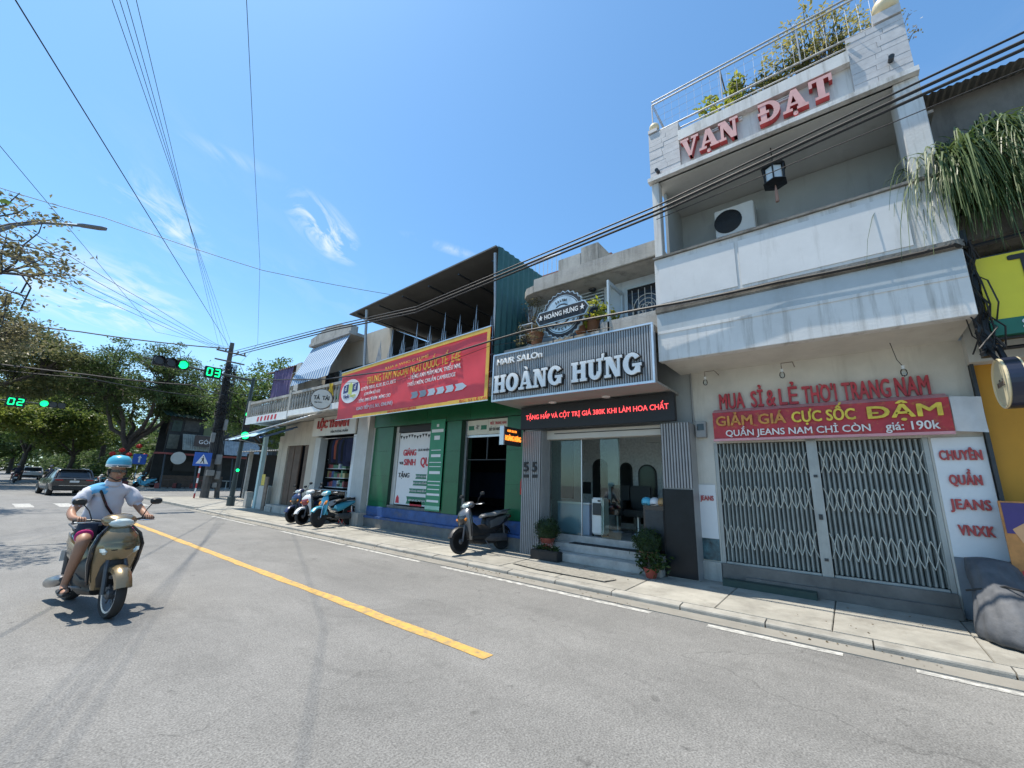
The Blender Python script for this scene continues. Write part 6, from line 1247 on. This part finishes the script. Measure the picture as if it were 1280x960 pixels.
m_goldp = mat('champagne_paint', (.24,.18,.10), .25, .6, v=.06, coord='o', coat=.6); m_silver_p = mat('silver_paint', (.17,.172,.175), .3, .6, v=.06, coord='o', coat=.5); m_bluep = mat('sky_blue_paint', (.07,.38,.52), .3, v=.08, coord='o', coat=.5); m_whp = mat('white_paint_gloss', (.62,.62,.62), .3, v=.06, coord='o', coat=.5); m_redp = mat('dark_red_paint', (.22,.02,.025), .3, v=.08, coord='o', coat=.5); m_navyp = mat('navy_paint', (.02,.03,.09), .3, v=.08, coord='o', coat=.5); m_blkp = mat('black_paint', (.015,.015,.017), .22, v=.05, coord='o', coat=.6); m_greyp = mat('matt_grey_seat', (.20,.20,.20), .6, v=.1, coord='o')
RA = R_(-82)
sc1 = scooter('champagne gold scooter ridden towards the camera', m_goldp, m_goldp, (1.15,7.2,0), RA, 0, cat='scooter')
sc2 = scooter('silver and black scooter parked in front of the blue steps', m_silver_p, m_blkp, (7.33,6.56,.1), math.atan2(.10,-.98), 9, seatm=m_greyp)
MB().prism([(0,0),(.2,.05),(.26,.09),(.05,.05)], 0, .004, Matrix.Translation((0,0,0))).build('decal', m_redp, sc2) if False else None
sc3 = scooter('sky blue underbone motorbike parked nearest the banner shop', m_bluep, m_chrome, (7.32,12.78,.1), math.atan2(-.25,-.95), 9, under=True, cat='motorbike')
sc4 = scooter('white and dark red scooter parked behind the blue motorbike', m_whp, m_redp, (7.28,13.72,.1), math.atan2(-.25,-.95), 9)
sc5 = scooter('navy scooter at the back of the parked motorbike row', m_navyp, m_blkp, (7.3,14.5,.1), math.atan2(-.3,-.93), 9)
def clone_bike(src, label, loc, ang, cmap):
    c = copy_tree(src); c.location = loc; c.rotation_euler = (R_(6),0,ang); c['label'] = label; c['group'] = 'motorbikes'; recolor(c, cmap); return c
clone_bike(sc4, 'blue-covered motorbike parked before the dark café', (9.6,49.0,.1), R_(200), {m_whp: m_bluep, m_redp: m_bluep, m_blk: m_bluep})
for i, (x, y) in enumerate(((6.4,58),(7.2,56.5),(7.9,55.2),(8.6,54.2))): clone_bike((sc2,sc3,sc4,sc5)[i], ('silver scooter at the far left of the café row','blue motorbike second in the far café row','white scooter third in the far café row','navy scooter nearest the big tree trunk')[i], (x,y,0), R_(160+15*i), {})
# helmets; the cabinet stands in for the dark shape of a parked motorbike
cb = empty('stand_in_cabinet', (8.05,2.95,.42), 'dark cabinet standing in for a parked motorbike under three helmets', 'cabinet'); B('body', m_blkp, cb, (8.06,8.3,2.72,3.14,.422,1.28), bevel=.01); B('door_panel', m_dkmetal, cb, (8.05,8.059,2.76,3.1,.5,1.2))
for i, (y, c, lb) in enumerate(((3.1,m_bluep,'blue helmet'),(2.94,m_whp,'white helmet'),(2.79,mat('tan_helmet', (.45,.26,.10), .4, coord='o'),'tan helmet'))):
    h = empty('helmet', (8.16,y,1.29), lb + ' on the stand-in cabinet in the salon doorway', 'helmet', 'helmets at the salon'); MB().lathe([(.085,0),(.10,.03),(.098,.08),(.075,.125),(.03,.148),(.005,.15)], 16, Matrix.Translation((8.16,y,1.285))).build('shell', c, h, smooth=True); MB().loft([el(8,8.09,y,1.31,.06,.012,'x'), el(8,8.03,y,1.30,.045,.006,'x')]).build('peak', m_blk, h, smooth=True)
# ---------------- rider
def skin(name, nodes, edges, mt, parent, sub=2, root=0):
    me = bpy.data.meshes.new(name); me.from_pydata([n[0] for n in nodes], edges, []); o = bpy.data.objects.new(name, me); COL.objects.link(o)
    md = o.modifiers.new('skin', 'SKIN'); md.use_smooth_shade = True; md.branch_smoothing = .6
    for i, n in enumerate(nodes):
        r = n[1]; sv = me.skin_vertices[0].data[i]; sv.radius = r if isinstance(r, tuple) else (r, r); sv.use_root = (i == root)
    sb = o.modifiers.new('sub', 'SUBSURF'); sb.levels = sub; sb.render_levels = sub
    bpy.context.view_layer.update(); ev = bpy.data.meshes.new_from_object(o.evaluated_get(bpy.context.evaluated_depsgraph_get())); bpy.data.objects.remove(o); bpy.data.meshes.remove(me)
    ev.materials.clear(); mts = mt if isinstance(mt, list) else [mt]
    for q in mts: ev.materials.append(q)
    ev.polygons.foreach_set('use_smooth', [True]*len(ev.polygons)); ev.name = name; o = bpy.data.objects.new(name, ev); link(o, parent, (0,0,0)) if parent else COL.objects.link(o); return o
m_skin = mat('skin', (.36,.19,.12), .5, v=.1, vs=6, coord='o'); m_shirt = mat('pale_polo', (.52,.52,.575), .85, v=.06, vs=5, coord='o', b=.25, bs=9); m_shirtb = mat('blue_panel', (.12,.38,.62), .85, v=.08, coord='o'); m_short = mat('dark_shorts', (.025,.028,.045), .85, v=.1, coord='o'); m_mag = mat('magenta_cuff', (.52,.02,.16), .85, v=.1, coord='o'); m_hair = mat('black_hair', (.012,.011,.01), .6, v=.1, coord='o')
def person(label, loc, ang, shirt, helmet, cat='person', group='riders'):
    pr = empty('person', (0,0,0), label, cat, group)
    N_ = [((-.30,0,.90),(.17,.145)), ((-.27,0,1.08),(.165,.12)), ((-.21,0,1.27),(.185,.12)), ((-.17,0,1.38),(.12,.09)), ((-.13,0,1.46),.06), ((-.105,0,1.535),(.076,.084)), ((-.10,0,1.62),(.080,.092)), ((-.11,0,1.68),(.055,.066))]
    E_ = [(i,i+1) for i in range(7)]
    for s_ in (-1,1):
        b0 = len(N_); N_ += [((-.19,s_*.17,1.34),.062), ((-.16,s_*.235,1.24),.056), ((-.09,s_*.335,1.085),.046), ((.06,s_*.345,1.03),.040), ((.165,s_*.325,1.03),.027), ((.205,s_*.315,1.035),(.038,.022))]; E_ += [(3,b0)] + [(b0+i,b0+i+1) for i in range(5)]; hn = b0+5
        for k in range(4): # fingers curl over the grip
            f0 = len(N_); fy = s_*(.345-.02*k*1.05); N_ += [((.235,fy,1.045),.0095), ((.262-.003*abs(k-1.5),fy,1.02),.009), ((.25,fy,.995),.0085), ((.225,fy,.99),.008)]; E_ += [(hn,f0),(f0,f0+1),(f0+1,f0+2),(f0+2,f0+3)]
        f0 = len(N_); N_ += [((.19,s_*.285,1.02),.011), ((.205,s_*.268,.995),.0095), ((.225,s_*.275,.985),.008)]; E_ += [(hn,f0),(f0,f0+1),(f0+1,f0+2)]
        b0 = len(N_); N_ += [((-.27,s_*.095,.865),.095), ((-.05,s_*.175,.84),.085), ((.13,s_*.22,.775),.066), ((.08,s_*.235,.56),.056), ((.015,s_*.245,.36),.038), ((.0,s_*.25,.28),.036), ((.09,s_*.262,.245),(.042,.026)), ((.165,s_*.268,.235),(.036,.018))]; E_ += [(0,b0)] + [(b0+i,b0+i+1) for i in range(7)]
    body = skin('body', N_, E_, [m_skin, shirt, m_short], pr)
    for p in body.data.polygons:
        c = p.center
        if .95 < c.z < 1.42 and (abs(c.y) < .2 or c.z > 1.16): p.material_index = 1
        elif c.z > .78 and c.z <= .95 and abs(c.y) < .2 and c.x < .02: p.material_index = 2
    def part(nm, mb, mt, **k): return mb.build(nm, mt, pr, **k)
    # face
    part('nose', MB().loft([el(8,-.02,0,1.545,.016,.02,'x'), el(8,.004,0,1.54,.013,.014,'x'), el(8,.012,0,1.535,.006,.007,'x')]), m_skin, smooth=True)
    part('mouth', MB().loft([el(8,-.028,0,1.497,.026,.010,'x'), el(8,-.018,0,1.497,.018,.007,'x')]), mat('lips', (.30,.10,.08), .5, coord='o'), smooth=True)
    for s_ in (-1,1): part('ear', MB().loft([el(8,-.12,s_*.078,1.555,.022,.034,'y'), el(8,-.12,s_*.092,1.56,.018,.03,'y')]), m_skin, smooth=True)
    part('sunglasses', MB().loft([[(x_, s_*w_, z_) for s_, z_ in ((-1,1.562),(-1,1.59),(-.1,1.588),(.1,1.588),(1,1.59),(1,1.562),(.3,1.556),(0,1.580),(-.3,1.556))] for x_, w_ in ((-.05,.082),(-.012,.066),(-.004,.055))]), m_blkp)
    # helmet
    HM = Matrix.Translation((-.11,0,1.622)) @ Matrix.Scale(1.12, 4); hp = [(.102,.0),(.112,.008),(.112,.02),(.111,.032)]
    part('helmet', MB().lathe([(.111,.03),(.110,.06),(.098,.098),(.066,.128),(.004,.14)], 22, HM), helmet, smooth=True); part('helmet_band', MB().lathe(hp + [(.104,.033)], 22, HM), m_whp if helmet is not m_whp else m_blkp, smooth=True)
    part('helmet_peak', MB().loft([el(12,-.01,0,1.638,.10,.012,'x'), el(12,.035,0,1.636,.09,.009,'x'), el(12,.06,0,1.632,.06,.006,'x')]), m_blkp, smooth=True)
    part('chin_strap', MB().tube([(-.10,-.095,1.59),(-.075,-.078,1.50),(-.05,0,1.455),(-.075,.078,1.50),(-.10,.095,1.59)], .007, 5), m_blk)
    part('hair', MB().loft([el(14,-.135,0,1.50,.03,.05,'z'), el(14,-.13,0,1.55,.055,.078,'z'), el(14,-.12,0,1.60,.08,.088,'z')]), m_hair, smooth=True)
    # polo shirt and shorts
    NS = [((-.30,0,.88),(.195,.17)), ((-.27,0,1.07),(.195,.15)), ((-.20,0,1.26),(.22,.155)), ((-.16,0,1.36),(.165,.13)), ((-.14,0,1.425),(.085,.078))]; ES = [(0,1),(1,2),(2,3),(3,4)]
    for s_ in (-1,1):
        b0 = len(NS); NS += [((-.19,s_*.18,1.33),.094), ((-.16,s_*.25,1.235),.09), ((-.125,s_*.295,1.15),.088)]; ES += [(3,b0),(b0,b0+1),(b0+1,b0+2)]
    sh_ = skin('polo_shirt', NS, ES, [shirt, m_shirtb], pr)
    for v in sh_.data.vertices:
        q = v.co; wv = math.sin(q.z*62 + q.y*34 + math.sin(q.y*21)*2) * .5 + math.sin(q.z*27 - q.y*44 + q.x*30) * .5
        v.co += v.normal * (.010 * wv)
    if shirt is m_shirt:
        for p in sh_.data.polygons:
            c = p.center
            if -.20 < c.y < -.06 and c.z > 1.30: p.material_index = 1
    part('collar', MB().lathe([(.075,-.03),(.088,-.01),(.075,.03),(.07,.03)], 16, Matrix.Translation((-.142,0,1.43)) @ Matrix.Rotation(R_(18), 4, 'Y')), shirt, smooth=True)
    NH = [((-.31,0,.90),(.175,.15)), ((-.30,0,.86),(.17,.14))]; EH = [(0,1)]
    for s_ in (-1,1):
        b0 = len(NH); NH += [((-.25,s_*.1,.868),.112), ((-.06,s_*.172,.848),.105), ((.06,s_*.205,.815),.094)]; EH += [(1,b0),(b0,b0+1),(b0+1,b0+2)]
    skin('shorts', NH, EH, m_short, pr)
    for s_ in (-1,1):
        skin('shorts_cuff', [((.015,s_*.195,.828),.100), ((.075,s_*.208,.808),.097)], [(0,1)], m_mag, pr); part('sandal', MB().loft([el(10,-.06,s_*.25,.226,.045,.022,'x',3), el(10,.06,s_*.258,.216,.052,.02,'x',3), el(10,.18,s_*.268,.212,.048,.018,'x',3), el(10,.21,s_*.268,.214,.03,.012,'x',3)]), m_blk, smooth=True); part('sandal_strap', MB().tube([(.09,s_*.258-.052,.225),(.09,s_*.258-.03,.268),(.09,s_*.258+.03,.268),(.09,s_*.258+.052,.225)], .011, 6), m_blk)
    part('bag_strap', MB().tube([(-.30,-.13,1.34),(-.19,-.125,1.425),(-.09,-.115,1.33),(-.085,-.03,1.15),(-.10,.1,.98)], .014, 5), m_blkp)
    pr.location = loc; pr.rotation_euler = (0,0,ang); return pr
rd = person('man in pale polo and blue helmet riding the gold scooter', (1.15,7.2,0), RA, m_shirt, m_bluep)
for i, (x, y, sm, hm, lb, lp) in enumerate(((2.55,62,m_short,m_blkp,'dark scooter with red tail far down the street at left','person in dark clothes riding away at far left'),(4.55,60,m_navyp,m_navyp,'black scooter just left of the dark car','person in navy riding away just left of the dark car'))):
    clone_bike(sc5, lb, (x,y,0), R_(90), {}).rotation_euler = (0,0,R_(90))
    c = copy_tree(rd); c.location = (x,y,0); c.rotation_euler = (0,0,R_(90)); c['label'] = lp; recolor(c, {m_shirt: sm, m_shirtb: sm, m_bluep: hm})
# ---------------- cars
m_cargl = mat('car_glass', (.03,.035,.04), .05, v=0, spec=.8); m_carg = mat('charcoal_paint', (.03,.031,.034), .25, .5, v=.03, coord='o', coat=.8); m_carw = mat('white_car_paint', (.62,.62,.62), .3, v=.03, coord='o', coat=.6)
def suv(label, paint, loc, ang):
    c = empty('car', (0,0,0), label, 'car', 'cars on the street')
    st = [(-2.22,.70,.86,.45,.78,.98),(-2.16,.84,.90,.36,.80,1.04),(-1.9,.91,.92,.30,.82,1.08),(-1.0,.92,.93,.28,.80,1.06),(0,.92,.93,.28,.78,1.02),(1.0,.92,.92,.28,.76,.98),(1.7,.90,.90,.30,.74,.93),(2.1,.82,.82,.34,.70,.84),(2.25,.66,.66,.42,.62,.72)]
    rings = []
    for x, w0, w1, z0, zm, zt in st: rings.append([(x,-w0*.9,z0),(x,-w0,z0+.12),(x,-w1,zm),(x,-w1*.93,zt),(x,-w1*.5,zt+.02),(x,w1*.5,zt+.02),(x,w1*.93,zt),(x,w1,zm),(x,w0,z0+.12),(x,w0*.9,z0)])
    MB().loft(rings).build('body', paint, c, smooth=True, ang=35)
    def rect(x0, x1, w0, w1, z): return [(x0,-w0,z),(x0,w0,z),((x0*.6+x1*.4),max(w0,w1)*1.02,z),((x0*.35+x1*.65),w1*1.02,z),(x1,w1*.9,z),(x1,-w1*.9,z),((x0*.35+x1*.65),-w1*1.02,z),((x0*.6+x1*.4),-max(w0,w1)*1.02,z)]
    MB().loft([rect(-2.05,1.15,.80,.84,1.03), rect(-1.80,.62,.72,.74,1.34), rect(-1.60,.28,.66,.66,1.54)]).build('greenhouse', m_cargl, c, smooth=True, ang=30)
    MB().loft([rect(-1.72,.34,.67,.67,1.525), rect(-1.66,.22,.65,.65,1.58), rect(-1.45,.0,.55,.55,1.63)]).build('roof', paint, c, smooth=True, ang=50); MB().box(-1.95,-1.62,-.6,.6,1.545,1.585).build('spoiler', paint, c, bevel=.015)
    for s_ in (-1,1):
        MB().tube([(-2.02,s_*.80,1.04),(-1.8,s_*.735,1.34),(-1.62,s_*.675,1.55)], [.07,.06,.05], 6).build('rear_pillar', paint, c); MB().tube([(1.1,s_*.80,1.02),(.3,s_*.665,1.54)], .04, 6).build('front_pillar', paint, c); MB().tube([(-.35,s_*.865,1.03),(-.4,s_*.70,1.54)], .035, 5).build('door_pillar', paint, c); MB().tube([(-1.5,s_*.62,1.62),(.0,s_*.6,1.64)], .02, 6).build('roof_rail', m_alu, c)
        MB().loft([el(8,-2.16,s_*.66,.94,.2,.05,'x',3), el(8,-2.235,s_*.62,.94,.17,.035,'x',3)]).build('tail_lamp', m_tail, c, smooth=True); MB().loft([el(8,.85,s_*.98,1.05,.08,.05,'x'), el(8,.95,s_*.98,1.05,.07,.04,'x')]).build('door_mirror', paint, c, smooth=True)
        for x in (-1.38,1.38):
            wl = empty_part('wheel', (x,s_*.80,.34), c); M_ = Matrix.Translation((x,s_*.80,.34)) @ Matrix.Rotation(R_(90), 4, 'X'); MB().lathe([(.2,-.12),(.32,-.12),(.345,-.09),(.345,.09),(.32,.12),(.2,.12)], 24, M_).build('tyre', m_rub, wl, smooth=True); MB().lathe([(.05,-.13),(.21,-.125),(.21,.125),(.05,.13)], 12, M_).build('rim', m_alu, wl)
            MB().prism([(x+.42*math.cos(a*.2618), .34+.42*math.sin(a*.2618)) for a in range(13)], -s_*.70, -s_*.932, Matrix(((1,0,0,0),(0,0,-1,0),(0,1,0,0),(0,0,0,1)))).build('wheel_arch', m_blk, c)
    B('bumper', m_blk, c, (-2.27,-2.1,-.84,.84,.34,.58), bevel=.04); B('trim', m_chrome, c, (-2.275,-2.2,-.6,.6,.60,.63)); B('number_plate', m_plate, c, (-2.262,-2.25,-.2,.2,.80,.91)); disc(Matrix.Translation((-2.235,0,.97)) @ Matrix.Rotation(R_(-90), 4, 'Y'), .05, 0, .01, 16).build('badge', m_chrome, c)
    MB().loft([el(10,-2.0,0,1.10,.66,.05,'x',4), el(10,-1.78,0,1.44,.56,.05,'x',4)]).build('rear_window', m_cargl, c, smooth=True)
    c.location = loc; c.rotation_euler = (0,0,ang); c.scale = (1,1,.94); return c
car = suv('dark grey SUV seen from behind at the junction', m_carg, (3.6,37.6,0), R_(94))
cw = copy_tree(car); cw.location = (4.35,78,0); cw.rotation_euler = (0,0,R_(90)); cw['label'] = 'white car far down the street left of the dark SUV'; recolor(cw, {m_carg: m_carw})
